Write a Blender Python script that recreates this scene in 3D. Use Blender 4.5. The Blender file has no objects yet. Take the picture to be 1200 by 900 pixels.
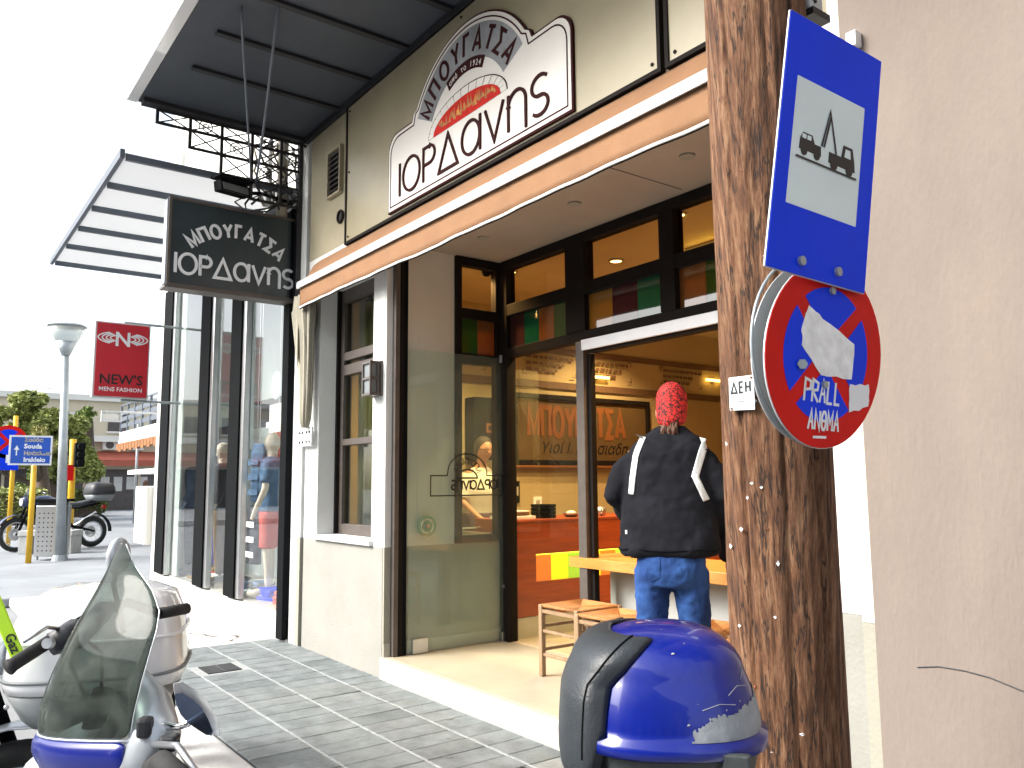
import bpy, bmesh, math, random
from mathutils import Vector, Matrix, noise
random.seed(7)
sc = bpy.context.scene
COL = sc.collection
R_ = math.radians
# ------------------------------------------------------------------ camera
F_PX = 956.0; CAMH = 1.5
Xc = Vector((713, 122, 956)).normalized()
Zc = Vector((-66.6, 7880, -956)).normalized()
Xc = (Xc - Zc * Xc.dot(Zc)).normalized(); Yc = Zc.cross(Xc)
CR = Matrix((Xc, Yc, Zc))
CAM = Vector((0, 0, CAMH))
cd = bpy.data.cameras.new('camera'); cam = bpy.data.objects.new('camera', cd); COL.objects.link(cam)
cd.sensor_width = 36; cd.lens = F_PX / 1200 * 36; cd.clip_end = 1500; cd.clip_start = .05
cam.matrix_world = Matrix.Translation(CAM) @ CR.to_4x4()
sc.camera = cam
# ------------------------------------------------------------------ light
SUN_EL, SUN_AZ = R_(38), R_(250)
w = bpy.data.worlds.new('World'); sc.world = w; w.use_nodes = True
nt = w.node_tree; nt.nodes.clear()
sky = nt.nodes.new('ShaderNodeTexSky'); sky.sky_type = 'NISHITA'; sky.sun_disc = False
sky.sun_elevation = SUN_EL; sky.sun_rotation = R_(90) - SUN_AZ
sky.dust_density = 4; sky.air_density = 1.0; sky.ozone_density = 1
hs = nt.nodes.new('ShaderNodeHueSaturation'); hs.inputs['Saturation'].default_value = .38
bg = nt.nodes.new('ShaderNodeBackground'); bg.inputs[1].default_value = .15
wo = nt.nodes.new('ShaderNodeOutputWorld')
nt.links.new(sky.outputs[0], hs.inputs['Color']); nt.links.new(hs.outputs[0], bg.inputs[0]); nt.links.new(bg.outputs[0], wo.inputs[0])
sl = bpy.data.lights.new('sun', 'SUN'); sl.energy = 1.5; sl.angle = R_(25); sl.color = (1, .95, .88)
sun = bpy.data.objects.new('sun', sl); COL.objects.link(sun)
sd = Vector((math.cos(SUN_EL) * math.cos(SUN_AZ), math.cos(SUN_EL) * math.sin(SUN_AZ), math.sin(SUN_EL)))
sun.rotation_euler = sd.to_track_quat('Z', 'Y').to_euler()
sc.view_settings.view_transform = 'Standard'; sc.view_settings.look = 'None'
sc.view_settings.exposure = 1.56; sc.view_settings.gamma = 1
sc.cycles.max_bounces = 7; sc.cycles.transparent_max_bounces = 16
sc.cycles.sample_clamp_indirect = 6; sc.cycles.caustics_reflective = False; sc.cycles.caustics_refractive = False
# ------------------------------------------------------------------ measuring helpers (photo ray -> point on a known plane)
def ray(u, v): return CR @ Vector((u - 600, 450 - v, -F_PX))
def on(ax, val, u, v):
    d = ray(u, v); i = 'xyz'.index(ax); t = (val - CAM[i]) / d[i]; return CAM + d * t
def at(u, v, dep): return CAM + ray(u, v) / F_PX * dep
# ------------------------------------------------------------------ object helpers
def root_loc(o):
    l = Vector((0, 0, 0))
    while o is not None: l += o.location; o = o.parent
    return l
def tag(o, label=None, cat=None, group=None, kind=None):
    if label: o['label'] = label
    if cat: o['category'] = cat
    if group: o['group'] = group
    if kind: o['kind'] = kind
    return o
def thing(name, label, cat, loc=(0, 0, 0), group=None, rz=0):
    o = bpy.data.objects.new(name, None); COL.objects.link(o); o.empty_display_size = .1
    o.location = loc; o.rotation_euler.z = rz
    return tag(o, label, cat, group)
def copy_tree(o, parent=None):
    c = o.copy(); COL.objects.link(c)
    if parent: c.parent = parent
    for ch in [x for x in KIDS.get(o.name, [])]:
        k = copy_tree(ch, c)
    return c
KIDS = {}
def link(name, me, parent=None, loc=(0, 0, 0)):
    o = bpy.data.objects.new(name, me); COL.objects.link(o); o.location = loc
    if parent: o.parent = parent; KIDS.setdefault(parent.name, []).append(o)
    return o
class MB:
    """collects shapes given in world coordinates (or local ones when local=True) into one mesh"""
    def __init__(s): s.b = bmesh.new()
    def face(s, pts):
        vs = [s.b.verts.new(p) for p in pts]
        try: s.b.faces.new(vs)
        except ValueError: pass
        return s
    def box(s, x0, x1, y0, y1, z0, z1):
        return s.obox(Vector(((x0+x1)/2, (y0+y1)/2, (z0+z1)/2)), Vector((abs(x1-x0)/2, 0, 0)), Vector((0, abs(y1-y0)/2, 0)), Vector((0, 0, abs(z1-z0)/2)))
    def obox(s, c, a, b, d):
        c = Vector(c); a = Vector(a); b = Vector(b); d = Vector(d)
        v = [s.b.verts.new(c + i*a + j*b + k*d) for i in (-1, 1) for j in (-1, 1) for k in (-1, 1)]
        for f in ((0,1,3,2),(4,6,7,5),(0,4,5,1),(2,3,7,6),(0,2,6,4),(1,5,7,3)): s.b.faces.new([v[i] for i in f])
        return s
    def loft(s, rings, closed=True, caps=True):
        rs = [[s.b.verts.new(p) for p in r] for r in rings]
        n = len(rs[0])
        for a, b in zip(rs, rs[1:]):
            for i in range(n if closed else n - 1):
                j = (i + 1) % n
                s.b.faces.new((a[i], a[j], b[j], b[i]))
        if caps and closed:
            s.b.faces.new(rs[0][::-1]); s.b.faces.new(rs[-1])
        return s
    def tube(s, pts, r, n=10, caps=True, flat=None):
        pts = [Vector(p) for p in pts]; m = len(pts)
        rr = r if isinstance(r, (list, tuple)) else [r] * m
        rings = []; up = None
        for i, p in enumerate(pts):
            t = (pts[min(i+1, m-1)] - pts[max(i-1, 0)]).normalized()
            if up is None:
                up = Vector((0, 0, 1)) if abs(t.z) < .9 else Vector((1, 0, 0))
            a = t.cross(up).normalized(); b = a.cross(t).normalized(); up = b
            k = flat or 1
            rings.append([p + (a * math.cos(2*math.pi*q/n) * rr[i] + b * math.sin(2*math.pi*q/n) * rr[i] * k) for q in range(n)])
        return s.loft(rings, caps=caps)
    def cyl(s, p0, p1, r0, r1=None, n=16): return s.tube([p0, p1], [r0, r0 if r1 is None else r1], n)
    def ring(s, c, ax, r, rt, n=32, m=8, flat=1):
        ax = Vector(ax).normalized(); c = Vector(c)
        a = ax.orthogonal().normalized(); b = ax.cross(a)
        rs = []
        for i in range(n):
            t = 2*math.pi*i/n; d = a*math.cos(t) + b*math.sin(t)
            rs.append([s.b.verts.new(c + d*(r + rt*math.cos(2*math.pi*j/m)) + ax*rt*flat*math.sin(2*math.pi*j/m)) for j in range(m)])
        for i in range(n):
            p, q = rs[i], rs[(i+1) % n]
            for j in range(m): s.b.faces.new((p[j], q[j], q[(j+1) % m], p[(j+1) % m]))
        return s
    def disc(s, c, ax, r, th=.004, n=32, r2=None, aspect=1):
        ax = Vector(ax).normalized(); c = Vector(c)
        a = ax.orthogonal().normalized() if abs(ax.z) > .9 else Vector((0,0,1)).cross(ax).normalized(); b = ax.cross(a)
        mk = lambda rr, o: [c + ax*o + (a*math.cos(2*math.pi*i/n) + b*math.sin(2*math.pi*i/n)*aspect)*rr for i in range(n)]
        return s.loft([mk(r, -th/2), mk(r if r2 is None else r2, th/2)])
    def prism(s, pts2, fr, t0, t1):
        """polygon pts2 (a,b) in a frame fr(a,b,c) extruded from c=t0 to t1"""
        r0 = [s.b.verts.new(fr(a, b, t0)) for a, b in pts2]; r1 = [s.b.verts.new(fr(a, b, t1)) for a, b in pts2]
        n = len(pts2)
        for i in range(n):
            j = (i+1) % n; s.b.faces.new((r0[i], r0[j], r1[j], r1[i]))
        s.b.faces.new(r0[::-1]); s.b.faces.new(r1); return s
    def ell(s, c, rx, ry, rz, n=16, m=10, rot=None):
        c = Vector(c); rot = rot or Matrix.Identity(3)
        rings = []
        for j in range(m+1):
            ph = -math.pi/2 + math.pi*(j+.0)/m
            ph = max(-math.pi/2+.02, min(math.pi/2-.02, ph))
            rings.append([c + rot @ Vector((rx*math.cos(ph)*math.cos(2*math.pi*i/n), ry*math.cos(ph)*math.sin(2*math.pi*i/n), rz*math.sin(ph))) for i in range(n)])
        return s.loft(rings)
    def build(s, name, mat=None, parent=None, smooth=False, bevel=0, local=False, label=None, sub=0, remesh=0, thick=0):
        bmesh.ops.recalc_face_normals(s.b, faces=s.b.faces)
        if parent is not None and not local: bmesh.ops.translate(s.b, verts=s.b.verts, vec=-root_loc(parent))
        me = bpy.data.meshes.new(name); s.b.to_mesh(me); s.b.free()
        if mat: me.materials.append(mat)
        if smooth:
            for p in me.polygons: p.use_smooth = True
        o = link(name, me, parent)
        if label: o['label'] = label
        if thick: m = o.modifiers.new('t', 'SOLIDIFY'); m.thickness = thick; m.offset = 0
        if remesh:
            m = o.modifiers.new('r', 'REMESH'); m.mode = 'VOXEL'; m.voxel_size = remesh; m.use_smooth_shade = True
            m = o.modifiers.new('s', 'SMOOTH'); m.factor = .5; m.iterations = 6
        if bevel: m = o.modifiers.new('b', 'BEVEL'); m.width = bevel; m.segments = 2; m.limit_method = 'ANGLE'
        if sub: m = o.modifiers.new('u', 'SUBSURF'); m.levels = sub; m.render_levels = sub
        return o
def bx(name, mat, parent, x0, x1, y0, y1, z0, z1, bevel=0, **k): return MB().box(x0, x1, y0, y1, z0, z1).build(name, mat, parent, bevel=bevel, **k)
def struct(o): o['kind'] = 'structure'; return o
def frame(o, ux, uy):
    o = Vector(o); ux = Vector(ux).normalized(); uy = Vector(uy).normalized(); n = ux.cross(uy)
    return lambda a, b, c=0: o + ux*a + uy*b + n*c
# ------------------------------------------------------------------ materials
def srgb(h):
    h = h.lstrip('#'); return tuple(((int(h[i:i+2], 16)/255)**2.2) for i in (0, 2, 4))
def mat(name, col, rough=.6, metal=0, var=.12, scale=6, bump=0, bscale=40, coat=0, col2=None, stretch=(1, 1, 1), emit=0, spec=.5, dirt=0, dirtcol=(.12, .10, .08)):
    m = bpy.data.materials.new(name); m.use_nodes = True; t = m.node_tree; N = t.nodes; L = t.links
    p = N['Principled BSDF']; p.inputs['Roughness'].default_value = rough; p.inputs['Metallic'].default_value = metal
    p.inputs['Specular IOR Level'].default_value = spec; p.inputs['Coat Weight'].default_value = coat; p.inputs['Coat Roughness'].default_value = .04
    tc = N.new('ShaderNodeNewGeometry'); mp = N.new('ShaderNodeMapping'); mp.inputs['Scale'].default_value = stretch
    L.new(tc.outputs['Position'], mp.inputs[0])
    nz = N.new('ShaderNodeTexNoise'); nz.inputs['Scale'].default_value = scale; nz.inputs['Detail'].default_value = 6; nz.inputs['Roughness'].default_value = .65
    L.new(mp.outputs[0], nz.inputs['Vector'])
    rp = N.new('ShaderNodeValToRGB'); c2 = col2 or tuple(max(0, c*(1-var)) for c in col); c1 = col if col2 else tuple(min(1, c*(1+var*.6)) for c in col)
    rp.color_ramp.elements[0].position = .32; rp.color_ramp.elements[0].color = (*c2, 1)
    rp.color_ramp.elements[1].position = .68; rp.color_ramp.elements[1].color = (*c1, 1)
    L.new(nz.outputs[0], rp.inputs[0]); out = rp.outputs[0]
    if dirt:
        n2 = N.new('ShaderNodeTexNoise'); n2.inputs['Scale'].default_value = scale*.35; n2.inputs['Detail'].default_value = 8; n2.inputs['Roughness'].default_value = .75
        L.new(mp.outputs[0], n2.inputs['Vector'])
        r2 = N.new('ShaderNodeValToRGB'); r2.color_ramp.elements[0].position = .5; r2.color_ramp.elements[1].position = .72
        r2.color_ramp.elements[1].color = (dirt, dirt, dirt, 1); r2.color_ramp.elements[0].color = (0, 0, 0, 1)
        L.new(n2.outputs[0], r2.inputs[0])
        mx = N.new('ShaderNodeMixRGB'); mx.inputs[2].default_value = (*dirtcol, 1)
        L.new(r2.outputs[0], mx.inputs[0]); L.new(out, mx.inputs[1]); out = mx.outputs[0]
    L.new(out, p.inputs['Base Color'])
    if emit: L.new(out, p.inputs['Emission Color']); p.inputs['Emission Strength'].default_value = emit
    if bump:
        nb = N.new('ShaderNodeTexNoise'); nb.inputs['Scale'].default_value = bscale; nb.inputs['Detail'].default_value = 5
        L.new(mp.outputs[0], nb.inputs['Vector'])
        b = N.new('ShaderNodeBump'); b.inputs['Strength'].default_value = bump; b.inputs['Distance'].default_value = .01
        L.new(nb.outputs[0], b.inputs['Height']); L.new(b.outputs[0], p.inputs['Normal'])
    return m
def glass(name, tint=(.9, .95, .93), refl=.5, rough=0.0, base=.04, haze=0, hazecol=(.6, .7, .65), transl=0, mottle=0):
    m = bpy.data.materials.new(name); m.use_nodes = True; t = m.node_tree; N = t.nodes; L = t.links; N.clear()
    o = N.new('ShaderNodeOutputMaterial'); tr = N.new('ShaderNodeBsdfTransparent'); tr.inputs[0].default_value = (*tint, 1)
    gl = N.new('ShaderNodeBsdfGlossy'); gl.inputs['Roughness'].default_value = rough
    lw = N.new('ShaderNodeLayerWeight'); lw.inputs[0].default_value = .5
    fr = N.new('ShaderNodeMath'); fr.operation = 'POWER'; fr.inputs[1].default_value = 4; L.new(lw.outputs['Facing'], fr.inputs[0])
    ma = N.new('ShaderNodeMath'); ma.operation = 'MULTIPLY_ADD'; ma.inputs[1].default_value = refl; ma.inputs[2].default_value = base; ma.use_clamp = True
    L.new(fr.outputs[0], ma.inputs[0]); mx = N.new('ShaderNodeMixShader'); L.new(ma.outputs[0], mx.inputs[0])
    src = tr.outputs[0]
    if haze:
        df = N.new('ShaderNodeBsdfDiffuse'); df.inputs[0].default_value = (*hazecol, 1); mh = N.new('ShaderNodeMixShader'); mh.inputs[0].default_value = haze
        L.new(tr.outputs[0], mh.inputs[1]); L.new(df.outputs[0], mh.inputs[2]); src = mh.outputs[0]
        if mottle:
            g_ = N.new('ShaderNodeNewGeometry'); n_ = N.new('ShaderNodeTexNoise'); n_.inputs['Scale'].default_value = 9; n_.inputs['Detail'].default_value = 5; n_.inputs['Distortion'].default_value = 1.5
            L.new(g_.outputs['Position'], n_.inputs['Vector']); mr_ = N.new('ShaderNodeMapRange'); mr_.inputs[1].default_value = .35; mr_.inputs[2].default_value = .65; mr_.inputs[3].default_value = haze-mottle; mr_.inputs[4].default_value = haze+mottle
            L.new(n_.outputs[0], mr_.inputs[0]); L.new(mr_.outputs[0], mh.inputs[0])
    if transl:
        tl_ = N.new('ShaderNodeBsdfTranslucent'); tl_.inputs[0].default_value = (*hazecol, 1); mt = N.new('ShaderNodeMixShader'); mt.inputs[0].default_value = transl
        L.new(src, mt.inputs[1]); L.new(tl_.outputs[0], mt.inputs[2]); src = mt.outputs[0]
    L.new(src, mx.inputs[1]); L.new(gl.outputs[0], mx.inputs[2]); L.new(mx.outputs[0], o.inputs[0])
    return m
def emis(name, col, s):
    m = bpy.data.materials.new(name); m.use_nodes = True; p = m.node_tree.nodes['Principled BSDF']
    p.inputs['Base Color'].default_value = (*col, 1); p.inputs['Emission Color'].default_value = (*col, 1); p.inputs['Emission Strength'].default_value = s
    return m
M = dict(
 road=mat('road_concrete', (.24, .25, .26), .85, scale=1.5, bump=.3, bscale=60, dirt=.4, dirtcol=(.16, .16, .17)),
 plaza=mat('plaza_paving', (.25, .27, .29), .8, scale=.8, var=.2, bump=.1, dirt=.25, dirtcol=(.22, .23, .24)),
 slate=mat('slate_tile', (.18, .205, .21), .62, scale=5, var=.38, bump=.5, bscale=35, dirt=.4, dirtcol=(.22, .23, .23)),
 grout=mat('joint_mortar', (.07, .075, .08), .9, scale=9, var=.3),
 seam=mat('pale_mortar', (.34, .36, .36), .9, scale=20, var=.3, bump=.3),
 kerb=mat('kerb_concrete', (.62, .63, .63), .8, scale=4, var=.15, bump=.4, bscale=50, dirt=.5, dirtcol=(.3, .3, .3)),
 pave=mat('worn_concrete', (.50, .49, .46), .85, scale=3, var=.15, bump=.5, bscale=30, dirt=.5, dirtcol=(.30, .29, .28)),
 crack=mat('crack_dark', (.12, .10, .09), .9),
 white=mat('white_plaster', (.74, .75, .73), .75, scale=2.5, var=.07, bump=.15, bscale=70, dirt=.12, dirtcol=(.5, .5, .47)),
 dado=mat('grey_beige_render', (.305, .30, .27), .8, scale=3, var=.09, bump=.25, bscale=60, dirt=.25, dirtcol=(.33, .32, .29)),
 dado2=mat('brown_beige_render', (.34, .33, .27), .8, scale=3, var=.1, bump=.25, bscale=60),
 upper=mat('beige_upper_wall', (.36, .32, .215), .7, scale=2, var=.12, bump=.15, bscale=50, dirt=.3, dirtcol=(.3, .27, .2)),
 panel=mat('beige_cladding', (.33, .29, .19), .32, scale=1.5, var=.12, dirt=.3, dirtcol=(.3, .27, .2)),
 inret=mat('pale_green_grey_wall', (.66, .65, .58), .6, scale=2, var=.06, bump=.1),
 soffit=mat('taupe_soffit', (.40, .35, .29), .7, scale=2, var=.08, bump=.1),
 ceil=mat('interior_ceiling', (.55, .45, .28), .7, scale=2, var=.06),
 inwall=mat('interior_wall', (.46, .36, .19), .7, scale=1.5, var=.08),
 instripe=mat('interior_stripe', (.14, .08, .045), .6),
 frame=mat('dark_brown_frame', (.012, .009, .008), .7, spec=.12, scale=8, var=.2),
 winframe=mat('grey_brown_frame', (.10, .085, .075), .4, scale=8, var=.2),
 step=mat('cream_marble', (.50, .45, .34), .35, scale=2.2, var=.12, bump=.05, dirt=.3, dirtcol=(.40, .33, .23)),
 stepface=mat('cream_marble_face', (.50, .475, .41), .45, scale=3, var=.1, bump=.1, dirt=.3, dirtcol=(.5, .48, .42)),
 alu=mat('white_aluminium', (.75, .76, .78), .35, .2, var=.05),
 steel=mat('brushed_steel', (.55, .56, .57), .3, .9, var=.1),
 chrome=mat('chrome', (.82, .83, .85), .06, 1, var=.03),
 awning=mat('tan_awning_cloth', (.28, .145, .07), .85, scale=2.5, var=.14, bump=.25, bscale=120, dirt=.25, dirtcol=(.24, .12, .06)),
 awntrim=mat('white_trim', (.8, .8, .78), .7),
 black=mat('black_metal', (.006, .007, .008), .85, spec=.08, var=.2),
 blackplastic=mat('black_plastic', (.022, .024, .028), .45, scale=30, var=.2, bump=.15, bscale=400),
 rubber=mat('rubber', (.02, .02, .02), .8, scale=30, var=.3, bump=.2),
 signdark=mat('dark_slate_sign', (.035, .05, .058), .3, scale=2, var=.25, coat=.3),
 signwhite=mat('sign_lettering_white', (.80, .83, .86), .5, var=.03),
 platewhite=mat('sign_panel_cream', (.78, .75, .70), .35, scale=1.2, var=.05),
 maroon=mat('maroon_print', (.035, .006, .007), .7, spec=.1, var=.1),
 platetop=mat('sign_panel_grey', (.30, .31, .33), .35, scale=2.5, var=.45),
 red=mat('red_print', (.55, .015, .008), .6, spec=.15, scale=25, var=.25),
 flame=mat('flame_print', (.75, .33, .03), .4, col2=(.12, .03, .01), scale=28, stretch=(1, 1, .45)),
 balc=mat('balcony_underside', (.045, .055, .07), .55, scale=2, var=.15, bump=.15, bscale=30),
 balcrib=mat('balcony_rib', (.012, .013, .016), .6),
 canopy=glass('frosted_canopy', (.60, .61, .62), .1, .3, haze=.08, hazecol=(.53, .54, .55), transl=.85),
 canmetal=mat('canopy_metal', (.10, .12, .15), .5),
 newsred=mat('red_sign_panel', (.55, .02, .035), .35, scale=2, var=.08, coat=.3),
 glass=glass('clear_glass', (.94, .96, .93), .9, base=.05),
 shopglass=glass('shop_glass', (.98, .99, .985), .7, base=.03),
 doorglass=glass('green_glass', (.93, .98, .95), .8, base=.04, haze=.07, hazecol=(.66, .76, .70)),
 winglass=glass('tinted_window', (.66, .68, .55), 1.0, base=.10),
 inglass=glass('transom_glass', (.80, .74, .62), .5, base=.03),
 wood=mat('mahogany_counter', (.36, .06, .012), .35, col2=(.22, .032, .006), scale=4, stretch=(1, .6, 7)),
 table=mat('orange_pine', (.62, .29, .07), .35, col2=(.48, .2, .04), scale=5, stretch=(1, 6, 6), coat=.3),
 stoolwood=mat('stool_wood', (.34, .23, .13), .5, col2=(.24, .15, .08), scale=8, stretch=(4, 4, .7)),
 rush=mat('woven_rush', (.55, .26, .09), .7, col2=(.3, .12, .035), scale=30, stretch=(1, 6, 1), bump=.5, bscale=120),
 grey=mat('light_grey_panel', (.36, .37, .36), .6, var=.06),
 skin=mat('skin', (.50, .25, .16), .5, scale=12, var=.12),
 jacket=mat('black_jacket', (.010, .011, .015), .85, spec=.15, scale=8, var=.35, bump=.45, bscale=14),
 jeans=mat('blue_denim', (.035, .10, .30), .85, spec=.2, col2=(.008, .025, .11), scale=7, stretch=(1, 1, .6), bump=.4, bscale=25),
 reflect=mat('reflective_tape', (.72, .76, .78), .35, var=.1, scale=30),
 hair=mat('brown_hair', (.10, .04, .02), .6, var=.4, scale=50, stretch=(1, 1, .2), bump=.5, bscale=120),
 hairg=mat('greying_hair', (.045, .035, .03), .6, var=.4, scale=60, bump=.5, bscale=120),
 tshirt=mat('white_tshirt', (.72, .70, .66), .8, var=.1, bump=.3, bscale=20),
 apron=mat('plum_apron', (.09, .045, .07), .8, var=.2, bump=.3),
 taupe=mat('taupe_wall', (.228, .188, .160), .9, scale=1.8, var=.14, bump=.35, bscale=60, dirt=.5, dirtcol=(.29, .235, .18), stretch=(1, 1, .3)),
 signblue=mat('blue_reflective_sheet', (.002, .045, .80), .45, scale=3, var=.08, spec=.15),
 signred=mat('red_reflective_sheet', (.62, .008, .006), .45, spec=.15, scale=4, var=.12),
 signpale=mat('pale_reflective_sheet', (.72, .84, .85), .35, scale=4, var=.05),
 aluback=mat('sign_back_grey', (.5, .52, .53), .45, .3, var=.1),
 violet=mat('violet_cloth', (.06, .05, .30), .8, var=.3),
 paper=mat('torn_white_paper', (.88, .90, .90), .8, scale=25, var=.18, bump=.4),
 bluegloss=mat('metallic_blue_paint', (.001, .009, .17), .35, 0, var=.12, scale=3, coat=.55, spec=.25),
 casepaint=mat('dusty_blue_paint', (.001, .010, .19), .32, 0, var=.2, scale=5, coat=.6, spec=.25, dirt=.10, dirtcol=(.25, .28, .34)),
 scuff=mat('scuffed_grey', (.30, .33, .36), .6, scale=12, var=.3, bump=.3, dirt=.3),
 tailblack=mat('dark_grey_plastic', (.035, .042, .045), .5, scale=30, var=.2, bump=.2, bscale=250),
 vinyl=mat('black_vinyl_pad', (.028, .034, .04), .42, scale=20, var=.2, bump=.15, bscale=180),
 whitepaint=mat('white_gloss', (.78, .80, .82), .2, var=.03, coat=.8),
 silver=mat('silver_plastic', (.50, .54, .58), .35, .4, var=.06),
 greyplastic=mat('grey_plastic', (.18, .2, .21), .5, var=.1),
 screen=glass('smoked_screen', (.40, .45, .42), .35, rough=.05, base=.01, haze=.34, hazecol=(.085, .10, .09), mottle=.26),  # mottling puts reflections and dark shapes seen through it into the haze
 lime=mat('lime_sleeve', (.45, .75, .02), .5, var=.05),
 yellow=mat('yellow_pole_paint', (.72, .42, .015), .5, scale=8, var=.1, dirt=.2),
 lamppost=mat('galvanised', (.33, .37, .39), .45, .4, var=.12, scale=5),
 foliage=mat('pine_foliage', (.42, .46, .14), .7, col2=(.18, .22, .07), scale=2.5),
 foliage2=mat('hedge_foliage', (.17, .23, .04), .7, col2=(.06, .10, .02), scale=5),
 blossom=mat('yellow_blossom', (.42, .38, .14), .7, col2=(.16, .18, .06), scale=5),
 trunk=mat('bark', (.10, .075, .055), .9, var=.3, bump=.8, bscale=20),
 farwall=mat('far_cream_wall', (.56, .50, .38), .8, scale=.6, var=.07),
 farwhite=mat('far_white_wall', (.66, .66, .62), .8, scale=.6, var=.06),
 fardark=mat('far_shop_dark', (.07, .06, .06), .4, scale=2, var=.3),
 redawn=mat('faded_red_awning', (.34, .09, .055), .8, scale=2, var=.15),
 orangeawn=mat('orange_fringe', (.26, .11, .035), .8, scale=6, var=.3),
 mannequin=mat('mannequin_cream', (.62, .55, .45), .4, var=.04),
 mannblue=mat('mannequin_blue', (.30, .42, .55), .4, var=.04),
 denim2=mat('denim_cloth', (.06, .13, .24), .8, var=.3, scale=8, bump=.3),
 coral=mat('coral_shorts', (.50, .09, .07), .8, var=.15, bump=.2),
 tealwall=mat('teal_shop_wall', (.52, .60, .58), .6, var=.05),
 darkcloth=mat('dark_cloth', (.03, .035, .05), .8, var=.3),
 khaki=mat('ochre_trousers', (.22, .14, .05), .8, var=.2, scale=8),
 gold=mat('gold_lettering', (.22, .085, .03), .5, var=.1),
 signbrown=mat('old_brown_sign', (.115, .075, .035), .35, scale=2, var=.2),
 ink=mat('ink', (.01, .01, .012), .5),
 iron=mat('wrought_iron', (.022, .02, .022), .55, var=.3),
 curtain=mat('cream_curtain', (.46, .43, .34), .85, scale=4, var=.12, bump=.3, bscale=90),
 tube=mat('cable', (.03, .035, .04), .6),
 concrete=mat('bench_concrete', (.42, .43, .42), .8, var=.12, bump=.3),
 poster=mat('poster_paper', (.6, .6, .58), .7, var=.1),
 rail=mat('rail_grey', (.10, .12, .15), .5),
)
# pole wood with vertical grain
def wood_pole():
    m = bpy.data.materials.new('weathered_pole'); m.use_nodes = True; t = m.node_tree; N = t.nodes; L = t.links; p = N['Principled BSDF']; p.inputs['Roughness'].default_value = .85
    g = N.new('ShaderNodeNewGeometry')
    def nz(sc_, st, det=8, ro=.7):
        mp = N.new('ShaderNodeMapping'); mp.inputs['Scale'].default_value = st; L.new(g.outputs['Position'], mp.inputs[0])
        n = N.new('ShaderNodeTexNoise'); n.inputs['Scale'].default_value = sc_; n.inputs['Detail'].default_value = det; n.inputs['Roughness'].default_value = ro
        L.new(mp.outputs[0], n.inputs['Vector']); return n.outputs[0]
    a = nz(62, (1, 1, .10)); b = nz(5, (1, 1, .5)); c = nz(60, (1, 1, .03), 4); d = nz(14, (1, 1, .6), 3)
    r = N.new('ShaderNodeValToRGB'); e = r.color_ramp.elements
    e[0].position = .30; e[0].color = (.012, .006, .004, 1); e[1].position = .72; e[1].color = (.42, .25, .14, 1)
    x = r.color_ramp.elements.new(.5); x.color = (.18, .080, .036, 1)
    L.new(a, r.inputs[0])
    mx = N.new('ShaderNodeMixRGB'); mx.blend_type = 'MULTIPLY'; mx.inputs[0].default_value = .7
    r2 = N.new('ShaderNodeValToRGB'); r2.color_ramp.elements[0].position = .35; r2.color_ramp.elements[0].color = (.5, .42, .36, 1); r2.color_ramp.elements[1].position = .65; r2.color_ramp.elements[1].color = (1.0, 1.0, 1.0, 1)
    L.new(b, r2.inputs[0]); L.new(r.outputs[0], mx.inputs[1]); L.new(r2.outputs[0], mx.inputs[2])
    m2 = N.new('ShaderNodeMixRGB'); m2.inputs[2].default_value = (.02, .012, .008, 1)
    r3 = N.new('ShaderNodeValToRGB'); r3.color_ramp.elements[0].position = .70; r3.color_ramp.elements[0].color = (0, 0, 0, 1); r3.color_ramp.elements[1].position = .76; r3.color_ramp.elements[1].color = (.8, .8, .8, 1)
    L.new(d, r3.inputs[0]); L.new(r3.outputs[0], m2.inputs[0]); L.new(mx.outputs[0], m2.inputs[1]); cr_ = nz(17, (1, 1, .035), 5, .6); sb_ = N.new('ShaderNodeMath'); sb_.operation = 'SUBTRACT'; sb_.inputs[1].default_value = .5; L.new(cr_, sb_.inputs[0])
    ab_ = N.new('ShaderNodeMath'); ab_.operation = 'ABSOLUTE'; L.new(sb_.outputs[0], ab_.inputs[0])
    mr_ = N.new('ShaderNodeMapRange'); mr_.inputs[1].default_value = .004; mr_.inputs[2].default_value = .016; mr_.inputs[3].default_value = .85; mr_.inputs[4].default_value = 0; L.new(ab_.outputs[0], mr_.inputs[0])
    m3 = N.new('ShaderNodeMixRGB'); m3.inputs[2].default_value = (.012, .007, .005, 1); L.new(mr_.outputs[0], m3.inputs[0]); L.new(m2.outputs[0], m3.inputs[1]); L.new(m3.outputs[0], p.inputs['Base Color'])  # thin crack lines, with the shade inside them put into the colour
    ad = N.new('ShaderNodeMath'); ad.operation = 'ADD'; L.new(a, ad.inputs[0]); L.new(c, ad.inputs[1])
    bp = N.new('ShaderNodeBump'); bp.inputs['Strength'].default_value = .9; bp.inputs['Distance'].default_value = .012; L.new(ad.outputs[0], bp.inputs['Height']); L.new(bp.outputs[0], p.inputs['Normal'])
    return m
M['pole'] = wood_pole()
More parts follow.
